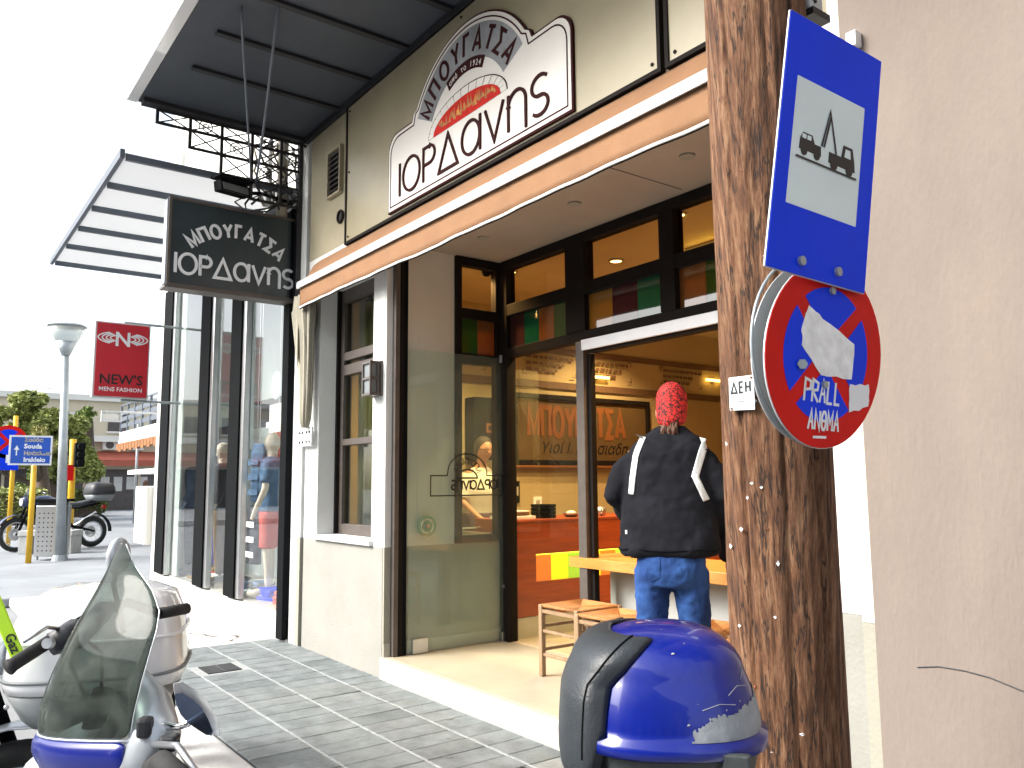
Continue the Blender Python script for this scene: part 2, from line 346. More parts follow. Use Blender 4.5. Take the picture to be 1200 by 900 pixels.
def bandana_mat():
    m = bpy.data.materials.new('red_paisley'); m.use_nodes = True; t = m.node_tree; N = t.nodes; L = t.links; p = N['Principled BSDF']; p.inputs['Roughness'].default_value = .8
    g = N.new('ShaderNodeNewGeometry'); nz = N.new('ShaderNodeTexNoise'); nz.inputs['Scale'].default_value = 25
    L.new(g.outputs['Position'], nz.inputs['Vector'])
    mx0 = N.new('ShaderNodeMixRGB'); mx0.blend_type = 'ADD'; mx0.inputs[0].default_value = .05; L.new(g.outputs['Position'], mx0.inputs[1]); L.new(nz.outputs['Color'], mx0.inputs[2])
    v = N.new('ShaderNodeTexVoronoi'); v.feature = 'DISTANCE_TO_EDGE'; v.inputs['Scale'].default_value = 42; L.new(mx0.outputs[0], v.inputs['Vector'])
    r = N.new('ShaderNodeValToRGB'); r.color_ramp.elements[0].position = .05; r.color_ramp.elements[0].color = (.04, .004, .004, 1); r.color_ramp.elements[1].position = .16; r.color_ramp.elements[1].color = (.62, .02, .015, 1)
    L.new(v.outputs['Distance'], r.inputs[0]); L.new(r.outputs[0], p.inputs['Base Color'])
    return m
M['bandana'] = bandana_mat()
# ------------------------------------------------------------------ lettering
def arc(cx, cy, rx, ry, a0, a1, n=14): return [(cx + rx*math.cos(R_(a0 + (a1-a0)*i/n)), cy + ry*math.sin(R_(a0 + (a1-a0)*i/n))) for i in range(n+1)]
CAP = {
 'Μ': (.85, [[(.0, 0), (.0, 1), (.42, .12), (.85, 1), (.85, 0)]]), 'Π': (.72, [[(0, 0), (0, 1), (.72, 1), (.72, 0)]]),
 'Ο': (.86, [arc(.43, .5, .43, .5, 90, 450, 26)]), 'Υ': (.74, [[(0, 1), (.37, .48), (.37, 0)], [(.74, 1), (.37, .48)]]),
 'Γ': (.55, [[(0, 0), (0, 1), (.55, 1)]]), 'Α': (.8, [[(0, 0), (.4, 1), (.8, 0)], [(.14, .3), (.66, .3)]]),
 'Τ': (.7, [[(0, 1), (.7, 1)], [(.35, 1), (.35, 0)]]), 'Σ': (.66, [[(.66, 1), (0, 1), (.4, .5), (0, 0), (.66, 0)]]),
 'Ι': (.0, [[(0, 0), (0, 1)]]), 'Ρ': (.55, [[(0, 0), (0, .97), (.3, .97)] + arc(.3, .72, .25, .25, 90, -90) + [(0, .47)]]),
 'Δ': (.86, [[(0, 0), (.43, .97), (.86, 0), (0, 0)]]), 'Ε': (.55, [[(.55, 1), (0, 1), (0, 0), (.55, 0)], [(0, .5), (.48, .5)]]), 'Η': (.66, [[(0, 0), (0, 1)], [(.66, 0), (.66, 1)], [(0, .5), (.66, .5)]]),
 'a': (.78, [arc(.37, .47, .37, .45, 0, 360, 24), [(.76, .95), (.76, 0)]]), 'v': (.7, [[(0, .92), (.35, 0), (.7, .92)]]),
 'n': (.62, [[(0, 0), (0, .92)], [(0, .6)] + arc(.31, .6, .31, .34, 180, 0) + [(.62, -.12)]]),
 's': (.56, [arc(.3, .69, .28, .25, 40, 270, 12) + arc(.28, .22, .28, .24, 90, -140, 12)]),
}
def ribbon(mb, pts, w, fr, c0, c1):
    n = len(pts); closed = n > 2 and (Vector(pts[0]) - Vector(pts[-1])).length < 1e-4
    P2 = [Vector(p) for p in pts]; L, Rr = [], []
    for i, p in enumerate(P2):
        a = P2[i-1] if i > 0 else (P2[-2] if closed else None); b = P2[i+1] if i < n-1 else (P2[1] if closed else None)
        d1 = (p - a).normalized() if a is not None else None; d2 = (b - p).normalized() if b is not None else None
        if d1 is None: d1 = d2
        if d2 is None: d2 = d1
        n1 = Vector((-d1.y, d1.x)); n2 = Vector((-d2.y, d2.x)); m = n1 + n2
        if m.length < .2: m = n1
        m.normalize(); k = min(2.2, 1 / max(.35, m.dot(n1)))
        L.append(p + m*w/2*k); Rr.append(p - m*w/2*k)
    for i in range(n-1):
        q = [L[i], Rr[i], Rr[i+1], L[i+1]]
        lo = [mb.b.verts.new(fr(v.x, v.y, c0)) for v in q]; hi = [mb.b.verts.new(fr(v.x, v.y, c1)) for v in q]
        mb.b.faces.new(hi)
        for k in range(4): mb.b.faces.new((lo[k], lo[(k+1) % 4], hi[(k+1) % 4], hi[k]))
CNT = [0]
def letters(word, fr, x0, base, h, w, gap, parent, m, name='letter', th=.003, wide=1.0, spans=None, mirror=False, lift=0):
    x = x0
    for ch in word:
        if ch == ' ': x += h*.4; continue
        gw, st = CAP[ch]; mb = MB()
        for k, s in enumerate(st):
            CNT[0] += 1
            ribbon(mb, [(x + (a*h*wide), base + b*h) for a, b in s], w, fr, lift, lift + th + .0002*k)
        mb.build(name, m, parent); x += gw*h*wide + gap
    return x
def word_width(word, h, gap, wide=1.0): return sum((h*.4 if c == ' ' else CAP[c][0]*h*wide + gap) for c in word) - gap
def arc_letters(word, fr, cx, cy, r, a0, a1, h, w, parent, m, th=.003, wide=.9, name='letter'):
    tot = sum(CAP[c][0] + .35 for c in word) - .35; pos = 0
    for ch in word:
        gw, st = CAP[ch]; t = (pos + gw/2) / tot; ang = R_(a0 + (a1-a0)*t); pos += gw + .35
        ca, sa = math.cos(ang), math.sin(ang); mb = MB()
        def f2(a, b, c, ca=ca, sa=sa): # local x tangent (clockwise), y radial
            X = cx + ca*(r + b) + sa*a; Y = cy + sa*(r + b) - ca*a
            return fr(X, Y, c)
        for k, s in enumerate(st): ribbon(mb, [((a - gw/2)*h*wide, b*h) for a, b in s], w, f2, 0, th + .0002*k)
        mb.build(name, m, parent)
def text(body, fr, x, y, size, m, parent, name='lettering', ext=.001, align='LEFT', shear=0, lift=.001, mirror=False, bold=0):
    cu = bpy.data.curves.new('t', 'FONT'); cu.body = body; cu.size = size; cu.extrude = ext; cu.align_x = align; cu.shear = shear; cu.resolution_u = 2; cu.offset = bold
    o = bpy.data.objects.new('t', cu); COL.objects.link(o); dg = bpy.context.evaluated_depsgraph_get()
    me = bpy.data.meshes.new_from_object(o.evaluated_get(dg)); bpy.data.objects.remove(o); me.materials.clear(); me.materials.append(m)
    off = root_loc(parent)
    for v in me.vertices:
        a = -v.co.x if mirror else v.co.x
        v.co = fr(x + a, y + v.co.y, lift + v.co.z) - off
    if mirror: me.flip_normals()
    me.name = name; return link(name, me, parent)
YF = 3.083; XC = -5.9; XR = -1.82; ZF = .16; YG = 4.24; ZC = 3.48
# ================================================================== GROUND
struct(MB().box(-220, 200, -200, 200, -.5, -.124).build('road', M['road']))
pl = struct(MB().box(-75, -13.2, -40, 60, -.12, 0).build('plaza_pavement', M['plaza'], bevel=.02))
struct(MB().box(-13.195, -8.05, 1.62, 3.3, -.12, .0).build('worn_pavement', M['pave']))
struct(MB().box(-13.19, 6, 1.25, 1.615, -.12, .006).build('kerb', M['kerb'], bevel=.03))
sw = struct(MB().box(-8.045, 6, 1.62, 3.3, -.12, -.008).build('tiled_pavement', M['grout']))
rows = [(1.625, 1.985), (2.0, 2.385), (2.4, 2.785), (2.8, 3.08)]
tm = {}
SL = [M['slate'], mat('slate_tile_pale', (.185, .208, .212), .6, scale=7, var=.3, bump=.5, bscale=35, dirt=.5, dirtcol=(.28, .29, .29)), mat('slate_tile_dark', (.14, .162, .167), .6, scale=4, var=.35, bump=.5, bscale=30, dirt=.35, dirtcol=(.2, .21, .21))]
for ri, (a, b) in enumerate(rows):
    for i in range(34):
        x0 = -8.04 + i*.2
        if ri == 1 and 4 <= i <= 5: continue
        vi = random.choice((0, 0, 0, 1, 1, 2)); ky = (ri, vi)
        if ky not in tm:
            mb = MB().box(.002, .197, 0, b-a, -.02, 0); tm[ky] = None
            bmesh.ops.bevel(mb.b, geom=[e for e in mb.b.edges if all(v.co.z > -.01 for v in e.verts)], offset=.004, segments=1, affect='EDGES')
            me = bpy.data.meshes.new('tile'); mb.b.to_mesh(me); me.materials.append(SL[vi]); tm[ky] = me
        o = link('tile', tm[ky], sw, (x0, a, random.uniform(-.0015, .0015)))
        o.rotation_euler = (random.uniform(-.004, .004), random.uniform(-.006, .006), 0)
mb = MB()
for y in (1.9925, 2.3925, 2.7925): mb.box(-8.04, 6, y-.0065, y+.0065, -.008, -.0005)
mb.build('mortar_seam', M['seam'], sw)
rq = random.Random(31); lit = MB()
for k in range(46):
    x, y = rq.uniform(-7.9, -2.8), rq.uniform(1.66, 3.05); r = rq.uniform(.005, .016); lit.face([(x+r*rq.uniform(.6, 1.2)*math.cos(q), y+r*rq.uniform(.6, 1.2)*math.sin(q), .0028) for q in (0, .9, 1.8, 2.7, 3.6, 4.5, 5.4)])
o_ = lit.build('gum_and_litter', mat('gum_spots', (.30, .30, .28), .9, col2=(.05, .05, .05), scale=3), sw); o_['kind'] = 'stuff'
# cracks and stains in the worn pavement
mb = MB(); rnd = random.Random(3)
for cx, cy, L_ in ((-8.9, 2.45, .5), (-9.2, 2.3, .35), (-8.6, 2.2, .3), (-8.5, 2.75, .35)):
    x, y = cx, cy
    for k in range(8):
        nx, ny = x + L_/8*rnd.uniform(.5, 1.4), y + rnd.uniform(-.05, .05)
        wv = rnd.uniform(.006, .022); mb.face([(x, y-wv, .002), (nx, ny-wv*.6, .002), (nx, ny+wv*.6, .002), (x, y+wv, .002)]); x, y = nx, ny
o = mb.build('pavement_crack', M['crack'], bpy.data.objects['worn_pavement']); o['kind'] = 'stuff'
# drain cover set in the second tile row
dr = thing('drain_cover', 'small rusty slotted drain cover set in the dark pavement tiles', 'drain', (-7.04, 2.2, 0))
bx('frame', M['seam'], dr, -7.24, -6.845, 2.002, 2.384, -.02, -.002)
bx('pit', M['ink'], dr, -7.19, -6.89, 2.06, 2.33, -.0015, .0005)
for i in range(12): bx('bar', M['grout'], dr, -7.185+i*.025, -7.17+i*.025, 2.06, 2.33, .001, .006)
bx('cross_bar', M['grout'], dr, -7.19, -6.89, 2.19, 2.2, .002, .0068)
# ================================================================== SHOP BUILDING
sb = thing('shop_building', 'beige pastry shop building with open front and grey dado', 'building', (-4, YF, 0))
bx('floor', M['step'], sb, XC+.02, XR, YF+.04, 10.6, -.1, ZF)
bx('step_edge', M['stepface'], sb, XC, XR, YF-.02, YF+.037, -.1, ZF+.001, bevel=.008)
WX0, WX1, WZ0 = -7.2, -6.1, 1.04
bx('wall', M['dado'], sb, -7.5, XC, YF, YF+.3, -.1, 1.0)
bx('wall', M['white'], sb, -7.5, WX0, YF, YF+.3, 1.0, ZC+.2)
bx('wall', M['white'], sb, WX1, XC, YF, YF+.3, 1.0, ZC+.2)
bx('wall', M['white'], sb, WX0, WX1, YF+.002, YF+.3, 3.35, ZC+.2)
bx('wall', M['dado'], sb, -7.5, XC, YF+.1, YF+.3, 1.0, 1.002)
bx('window_sill', M['kerb'], sb, WX0-.02, WX1+.03, YF-.035, YF+.2, 1.003, 1.045, bevel=.004)
# pilaster at the left end, with a dark groove
bx('pilaster', M['white'], sb, -7.78, -7.54, YF-.02, YF+.3, 1.0, 4.9)
bx('pilaster', M['dado2'], sb, -7.62, -7.54, YF-.02, YF+.3, -.1, .997)
bx('pilaster', M['white'], sb, -7.78, -7.623, YF-.02, YF+.3, -.1, .997)
bx('groove', M['grout'], sb, -7.54, -7.5, YF+.03, YF+.3, -.1, 4.9)
# window in the left wall
wn = bx('window', M['winglass'], sb, WX0+.06, WX1-.02, YF+.232, YF+.238, 1.1, 3.3)
for a in ((WX0+.0, WX0+.09, 1.045, 3.35), (WX1-.07, WX1, 1.045, 3.35), (WX0+.09, WX1-.07, 1.045, 1.14), (WX0+.09, WX1-.07, 1.86, 1.92), (WX0+.09, WX1-.07, 2.52, 2.62), (WX0+.09, WX1-.07, 2.66, 2.74), (WX0+.09, WX1-.07, 3.22, 3.35)):
    bx('frame', M['winframe'], wn, a[0], a[1], YF+.20, YF+.29, a[2], a[3], bevel=.006)
bx('frame', M['frame'], wn, WX0-.0, WX0+.035, YF+.165, YF+.198, 1.045, 3.35)
mb = MB()
n = 40; rA = []
for z in (1.1, 1.8, 2.6, 3.3):
    rA.append([(WX0+.1+.42*i/n+.0*z, YF+.36+.02*math.sin(i*1.3)+.008*math.sin(i*.5+z), z) for i in range(n+1)])
mb.loft(rA, closed=False); mb.build('curtain', M['curtain'], sb, smooth=True, thick=.003)
mb = MB(); rA = []
for z in (1.1, 2.0, 2.3, 3.3):
    wv = .5 if z > 2.2 else .28
    rA.append([(WX1-.08-wv*i/n, YF+.36+.02*math.sin(i*1.2), z) for i in range(n+1)])
mb.loft(rA, closed=False); mb.build('curtain', M['curtain'], sb, smooth=True, thick=.003)
# inner return of the recess
bx('return_wall', M['white'], sb, XC, XC+.025, YF+.003, YF+.06, 1.0, ZC)
bx('return_wall', M['dado2'], sb, XC, XC+.025, YF+.003, YF+.06, ZF, .998)
bx('return_wall', M['stepface'], sb, XC+.0251, XC+.03, YF+.004, YF+.058, ZF, ZF+.1)
bx('return_wall', M['inret'], sb, XC-.12, XC+.025, YF+.301, 3.74, 1.0, ZC)
bx('return_wall', M['dado2'], sb, XC-.12, XC+.027, YF+.15, YG+.0, ZF, 1.0)
bx('return_wall', M['inret'], sb, XC-.01, XC+.025, YF+.15, YF+.3, 1.0, ZC)
bx('skirting', M['stepface'], sb, XC+.0275, XC+.04, YF+.2, YG, ZF, ZF+.1)
for (y0, y1, m_) in ((YF+.062, YF+.10, 'winframe'), (YF+.101, YF+.14, 'frame'), (YF+.141, YF+.175, 'black')):
    bx('door_track', M[m_], sb, XC+.0 if m_ != 'winframe' else XC+.0, XC+.075, y0, y1, ZF, ZC-.003)
# exterior soffit and beam
bx('soffit', M['soffit'], sb, XC+.028, XR, YF+.01, YG+.02, ZC, ZC+.15)
bx('soffit_joint', M['grout'], sb, -3.62, -3.612, YF+.02, YG-.1, ZC-.002, ZC+.01)
for x, y in ((-5.3, 3.65), (-4.25, 3.72), (-3.2, 3.72)): MB().disc((x, y, ZC-.006), (0, 0, 1), .05, .012, 20).build('soffit_spot', M['dado2'], sb, smooth=False)
bx('upper_wall', M['upper'], sb, -7.499, 1.5, YF, YF+.3, ZC+.2, 7.5)
bx('upper_wall', M['upper'], sb, XC, XR, YF+.0, YF+.3, ZC+.151, ZC+.199)
bx('beam', M['upper'], sb, XC, XR, YF+.004, YF+.009, ZC, ZC+.15)
# cladding panels with dark edges
for x0, x1 in ((-6.60, -2.80), (-2.72, -.6)):
    p = bx('cladding_panel', M['panel'], sb, x0, x1, YF-.03, YF-.002, 3.66, 4.92)
    for q in ((x0-.025, x0, 3.635, 4.945), (x1, x1+.025, 3.635, 4.945), (x0, x1, 3.635, 3.66), (x0, x1, 4.92, 4.945)):
        bx('edge_strip', M['frame'], p, q[0], q[1], YF-.04, YF-.001, q[2], q[3])
    for sx in (x0+.04, (x0+x1)/2, x1-.04):
        for z in (3.7, 4.3, 4.88): MB().disc((sx, YF-.033, z), (0, -1, 0), .010, .008, 8).build('screw', M['frame'], p)
# vent
vb = bx('vent', M['ink'], sb, -7.02, -6.77, YF-.012, YF-.004, 4.2, 4.62)
for i in range(8):
    MB().obox((-6.895, YF-.03, 4.235+i*.05), (.12, 0, 0), (0, .012, .012), (0, -.002, .003)).build('slat', M['winframe'], vb)
for q in ((-7.04, -7.02, 4.18, 4.64), (-6.77, -6.75, 4.18, 4.64), (-7.02, -6.77, 4.18, 4.2), (-7.02, -6.77, 4.62, 4.64)): bx('vent_frame', M['upper'], vb, q[0], q[1], YF-.04, YF-.003, q[2], q[3])
hl = MB().ring((-6.78, YF-.012, 3.95), (0, 1, 0), .055, .012, 20, 6).build('pipe_hole', M['frame'], sb, smooth=True)
MB().disc((-6.78, YF-.004, 3.95), (0, -1, 0), .05, .004, 20).build('hole', M['ink'], hl)
# balcony above: dark ribbed underside
bc = thing('balcony', 'dark ribbed underside of the balcony slab above the shop sign', 'balcony', (-4, 2.2, 5))
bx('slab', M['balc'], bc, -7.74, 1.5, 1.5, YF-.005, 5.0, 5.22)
bx('edge', M['whitepaint'], bc, -7.76, 1.5, 1.40, 1.497, 4.995, 5.26, bevel=.01)
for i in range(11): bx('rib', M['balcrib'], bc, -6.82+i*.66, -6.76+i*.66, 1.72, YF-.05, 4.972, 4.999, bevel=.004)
bx('end_beam', M['balcrib'], bc, -7.72, -7.6, 1.52, YF-.01, 4.96, 4.998)
bx('wall_joint', M['balcrib'], bc, -7.6, 1.5, YF-.05, YF-.007, 4.93, 4.99)
b2 = thing('upper_balcony', 'pale balcony edge jutting out above the dark one', 'balcony', (-7, 1.2, 7.4))
bx('slab', M['farwhite'], b2, -10.0, 1.5, 1.0, 3.0, 8.1, 8.35)
bx('parapet', M['farwhite'], b2, -10.0, 1.5, 1.0, 1.1, 8.352, 9.2)
# ---------------------------------------------------------------- glazed shop front
gf = thing('glass_partition', 'dark framed glazed partition with coloured transom panes across the opening', 'glass partition', (-4.6, YG, ZF))
def fbar(x0, x1, z0, z1, m='frame', y0=YG-.04, y1=YG+.06, nm='frame'): return bx(nm, M[m], gf, x0, x1, y0, y1, z0, z1, bevel=.004)
XR2 = XR-.02
fbar(-5.87, -5.74, ZF, ZC-.002, nm='corner_post')
fbar(-5.74, XR2, 3.40, ZC-.002); fbar(-5.74, XR2, 2.97, 3.07); fbar(-5.74, XR2, 2.6, 2.68)
fbar(-4.93, -4.70, 2.681, 3.399, nm='mullion', y0=YG-.044, y1=YG+.064)
fbar(-4.82, -4.73, ZF, 2.6, 'winframe', nm='mullion'); fbar(-4.73, -4.69, ZF, 2.5, 'frame', YG, YG+.05, nm='mullion')
for x in (-3.83, -2.75): fbar(x-.07, x+.07, 2.681, 3.399, nm='mullion', y0=YG-.044, y1=YG+.064)
bx('sliding_door_rail', M['alu'], gf, -4.73, XR2, YG-.06, YG-.042, 2.52, 2.605, bevel=.004)
bx('sliding_door_rail', M['frame'], gf, -4.69, XR2, YG-.03, YG+.05, 2.5, 2.598)
for x0, x1 in ((-5.74, -4.93), (-4.70, -3.90), (-3.76, -2.82), (-2.68, XR2)):
    bx('upper_pane', M['inglass'], gf, x0, x1, YG+.008, YG+.014, 3.07, 3.40)
def colglass(nm, col):
    m = bpy.data.materials.new(nm); m.use_nodes = True; t = m.node_tree; N = t.nodes; L = t.links; N.clear()
    o = N.new('ShaderNodeOutputMaterial'); d = N.new('ShaderNodeBsdfDiffuse'); d.inputs[0].default_value = (*col, 1)
    tr = N.new('ShaderNodeBsdfTranslucent'); tr.inputs[0].default_value = (*[min(1, c*1.6) for c in col], 1); g = N.new('ShaderNodeBsdfGlossy'); g.inputs['Roughness'].default_value = .03
    a = N.new('ShaderNodeMixShader'); a.inputs[0].default_value = .4; b = N.new('ShaderNodeMixShader'); f = N.new('ShaderNodeFresnel'); f.inputs[0].default_value = 1.5
    ml = N.new('ShaderNodeMath'); ml.operation = 'MULTIPLY_ADD'; ml.inputs[1].default_value = 1.6; ml.inputs[2].default_value = .05; L.new(f.outputs[0], ml.inputs[0])
    L.new(d.outputs[0], a.inputs[1]); L.new(tr.outputs[0], a.inputs[2]); L.new(a.outputs[0], b.inputs[1]); L.new(g.outputs[0], b.inputs[2]); L.new(ml.outputs[0], b.inputs[0]); L.new(b.outputs[0], o.inputs[0]); return m
CG = dict(b=colglass('brown_pane', (.09, .035, .03)), t=colglass('teal_pane', (.015, .13, .065)), o=colglass('orange_pane', (.27, .11, .03)), g=colglass('green_pane', (.045, .10, .015)), d=colglass('maroon_pane', (.07, .02, .025)), y=colglass('ochre_pane', (.34, .18, .03)))
def cpanes(x0, x1, seq):
    n_ = len(seq)
    for i, c in enumerate(seq): bx('coloured_pane', CG[c], gf, x0+(x1-x0)*i/n_+.001, x0+(x1-x0)*(i+1)/n_-.001, YG+.005, YG+.012, 2.68, 2.97)
cpanes(-5.74, -4.93, 'btog'); cpanes(-4.70, -3.90, 'ydt'); cpanes(-3.76, -2.82, 'ogyd'); cpanes(-2.68, XR2, 'tog')
bx('lower_pane', M['glass'], gf, -5.74, -4.82, YG+.005, YG+.011, ZF+.02, 2.6)
# return window facing the recess (plane x = XC+.03)
XW = -5.872
rw = thing('side_window', 'narrow dark framed side window showing the woman at work', 'window', (XW, 4.0, 1.0))
def sbar(y0, y1, z0, z1): bx('frame', M['frame'], rw, XW-.05, XW+.03, y0, y1, z0, z1, bevel=.004)
sbar(3.745, 3.80, 1.001, ZC-.003); sbar(4.16, 4.198, 1.001, ZC-.003)
for z0, z1 in ((1.001, 1.06), (2.53, 2.62), (2.93, 3.02), (3.40, ZC-.003)): sbar(3.80, 4.16, z0, z1)
bx('pane', M['glass'], rw, XW-.01, XW-.004, 3.80, 4.16, 1.06, 2.53); bx('pane', M['inglass'], rw, XW-.01, XW-.004, 3.80, 4.16, 3.02, 3.40)
bx('coloured_pane', CG['g'], rw, XW-.01, XW-.004, 3.80, 3.98, 2.62, 2.93); bx('coloured_pane', CG['o'], rw, XW-.01, XW-.004, 3.982, 4.16, 2.62, 2.93)
# opened glass door leaf standing against the return wall
gd = thing('glass_door', 'frameless green tinted glass door leaf folded against the side wall', 'door', (-5.82, 3.75, ZF))
bx('leaf', M['doorglass'], gd, -5.823, -5.813, 3.27, 4.23, ZF+.02, 2.60)
bx('clamp', M['steel'], gd, -5.832, -5.804, 3.31, 3.45, ZF+.005, ZF+.12, bevel=.004)
bx('clamp', M['steel'], gd, -5.832, -5.804, 4.18, 4.235, ZF+.005, ZF+.08, bevel=.004)
bx('clamp', M['steel'], gd, -5.832, -5.804, 4.18, 4.24, 2.56, 2.63, bevel=.004)
hd = MB().disc((-5.80, 3.43, 1.16), (1, 0, 0), .085, .012, 32).build('handle', glass('handle_glass', (.55, .8, .72), 1, base=.15, haze=.25, hazecol=(.35, .6, .5)), gd, smooth=False)
MB().ring((-5.796, 3.43, 1.16), (1, 0, 0), .055, .004, 28, 6).build('handle_ring', M['chrome'], hd, smooth=True)
MB().disc((-5.79, 3.43, 1.16), (1, 0, 0), .016, .02, 16).build('handle_knob', M['steel'], hd)
MB().disc((-5.80, 4.2, .62+.0), (1, 0, 0), .012, .012, 12).build('bolt', M['steel'], gd)
# mirrored lettering printed on the leaf (seen from behind)
fd = frame((-5.811, 3.83, 1.40), (0, 1, 0), (0, 0, 1))
fm = lambda a, b, c=0: fd(-a, b, c)
letters('ΙΟΡΔavns', fm, -.32, .05, .080, .015, .012, gd, M['ink'], th=.0008, wide=1.0)
mb = MB(); outline = [(-.36, .0), (-.36, .165), (-.2, .165)] + [(.2*math.cos(R_(a)), .18+.17*math.sin(R_(a))) for a in range(170, 5, -15)] + [(.2, .165), (.36, .165), (.36, 0), (-.36, 0)]
ribbon(mb, outline, .010, fm, 0, .0009); mb.build('print_outline', M['ink'], gd)
arc_letters('ΜΠΟΥΓΑΤΣΑ', fm, 0, .16, .10, 160, 20, .05, .007, gd, M['ink'], th=.0007)
mb = MB(); ribbon(mb, arc(0, .145, .1, .07, 180, 0, 10) + [(-.1, .145)], .014, fm, 0, .0011); mb.build('print_oven', M['ink'], gd)
# threshold plate
bx('floor_plate', M['soffit'], sb, -5.65, -5.35, 4.27, 4.5, ZF, ZF+.004)
# ================================================================== INTERIOR
bx('interior_wall', M['inwall'], sb, -7.55, -7.4, YF+.31, 10.6, 0, 3.6)
bx('interior_wall', M['inwall'], sb, -7.4, XR, 10.45, 10.6, 0, 3.6)
bx('interior_wall', M['inwall'], sb, XR, XR+.15, YG+.07, 10.6, 0, 3.6)
bx('interior_ceiling', M['ceil'], sb, -7.4, XR, YG+.07, 10.44, 3.5, 3.6)
bx('interior_ceiling', M['ceil'], sb, -7.4, XC-.13, YF+.31, YG+.069, 3.5, 3.6)
bx('interior_floor', M['step'], sb, -7.4, XC+.019, YF+.31, 10.44, 0, ZF-.002)
for z0, z1 in ((2.60, 2.68), (3.02, 3.09)): bx('wall_stripe', M['instripe'], sb, -7.395, -7.375, YF+.5, 10.4, z0, z1)
fi = lambda y, z: frame((-7.37, y, z), (0, 1, 0), (0, 0, 1))
for i, y in enumerate((5.62, 6.55, 7.9, 9.2, 4.3)):
    L_ = thing('wall_text', ['wall text block next to the corner post', 'wall text block left of the door mullion', 'wall text block right of the door mullion above the man', 'farthest wall text block near the wooden pole', 'wall text block seen through the side window'][i], 'wall text', (-7.37, y, 2.8))
    f_ = fi(y, 2.78)
    mb = MB(); rr = random.Random(i)
    for row in range(3):
        x = .05
        while x < .75 - .12*row:
            ww = rr.uniform(.03, .09); mb.prism([(x, .16-.075*row), (x+ww, .16-.075*row), (x+ww, .195-.075*row), (x, .195-.075*row)], f_, 0, .004); x += ww + .02
    mb.build('print', M['instripe'], L_)
    mb = MB()
    for a, b in ((0, .22), (.8, .22), (0, -.03), (.8, -.03)):
        s_ = 1 if a == 0 else -1; t_ = 1 if b < 0 else -1
        ribbon(mb, [(a+s_*.06, b), (a, b), (a, b+t_*.05)], .008, f_, 0, .004)
    mb.build('corner_mark', M['instripe'], L_)
# big framed sign on the inside wall
bs = thing('framed_sign', 'old brown framed sign with orange capitals on the inner wall', 'sign', (-7.36, 6.5, 2.1))
bx('board', M['signbrown'], bs, -7.39, -7.36, 5.52, 7.58, 1.76, 2.46)
for q in ((5.46, 5.52, 1.70, 2.52), (7.58, 7.64, 1.70, 2.52), (5.52, 7.58, 1.70, 1.76), (5.52, 7.58, 2.46, 2.52)): bx('frame', M['frame'], bs, -7.39, -7.33, q[0], q[1], q[2], q[3], bevel=.006)
bx('frame', M['gold'], bs, -7.39, -7.325, 5.42, 7.6, 1.675, 1.699)
f_ = frame((-7.358, 5.62, 2.04), (0, 1, 0), (0, 0, 1))
letters('ΜΠΟΥΓΑΤΣΑ', f_, .07, 0, .33, .062, .045, bs, M['gold'], wide=.52)
text('Υιοί Ι. Α    σιαδη', f_, .22, -.2, .19, M['ink'], bs, shear=.35)
# counter
ct = thing('counter', 'dark red wooden counter with glowing coloured niche', 'counter', (-6.1, 6.2, ZF))
CY0, CY1, CX0, CX1 = 4.34, 9.6, -6.45, -5.8
NY0, NY1 = 4.55, 5.75
bx('front_panel', M['wood'], ct, CX1-.03, CX1, CY0, CY1, .87, 1.15); bx('front_panel', M['wood'], ct, CX1-.03, CX1, CY0, CY1, .34, .63)
bx('front_panel', M['wood'], ct, CX1-.03, CX1, CY0, NY0, .6305, .8695); bx('front_panel', M['wood'], ct, CX1-.03, CX1, NY1, CY1, .6305, .8695)
bx('top', M['wood'], ct, CX0, CX1+.01, CY0-.01, CY1, 1.151, 1.175, bevel=.004)
bx('plinth', M['stepface'], ct, CX0, CX1-.005, CY0-.08, CY1, ZF, .335)
bx('end_panel', M['wood'], ct, CX0, CX1-.031, CY0, CY0+.03, .34, 1.15)
nc = [('orange_light', (.62, .15, .02), .9), ('yellow_light', (.85, .62, .01), 1.0), ('green_light', (.28, .50, .03), .9), ('yellow_light', (.85, .62, .01), 1.0), ('orange_light', (.62, .15, .02), .9), ('green_light', (.28, .50, .03), .9)]
for i, (nm, c, s_) in enumerate(nc):
    bx('lit_panel', emis(nm, c, s_*.42), ct, CX1-.06, CX1-.035, NY0+.2*i+.002, NY0+.2*(i+1)-.002, .63, .87)
bx('light_strip', emis('niche_strip', (1, .8, .05), 1.2), ct, CX1-.034, CX1-.004, NY0, NY1, .862, .869)
def small(nm, lab, cat, y, x, fn):
    t = thing(nm, lab, cat, (x, y, 1.176)); fn(t, x, y); return t
def pans(t, x, y):
    for k in range(4): MB().loft([[(x+r*math.cos(a*.3927), y+r*math.sin(a*.3927), z) for a in range(16)] for r, z in ((.115, 1.177+k*.032), (.12, 1.205+k*.032))]).build('pan', M['black'], t, smooth=False, bevel=.003)
small('pan_stack', 'stack of round black baking pans on the counter', 'pans', 4.80, -6.0, pans)
def boxes(t, x, y):
    bx('box', M['paper'], t, x-.14, x+.14, y-.17, y+.14, 1.177, 1.205, bevel=.003); bx('box', M['gold'], t, x-.12, x+.1, y-.13, y+.1, 1.206, 1.24, bevel=.003); bx('box', M['paper'], t, x-.1, x+.12, y-.16, y+.08, 1.241, 1.252)
small('pastry_boxes', 'flat stacked pastry boxes on the counter beside the corner post', 'boxes', 4.46, -6.0, boxes)
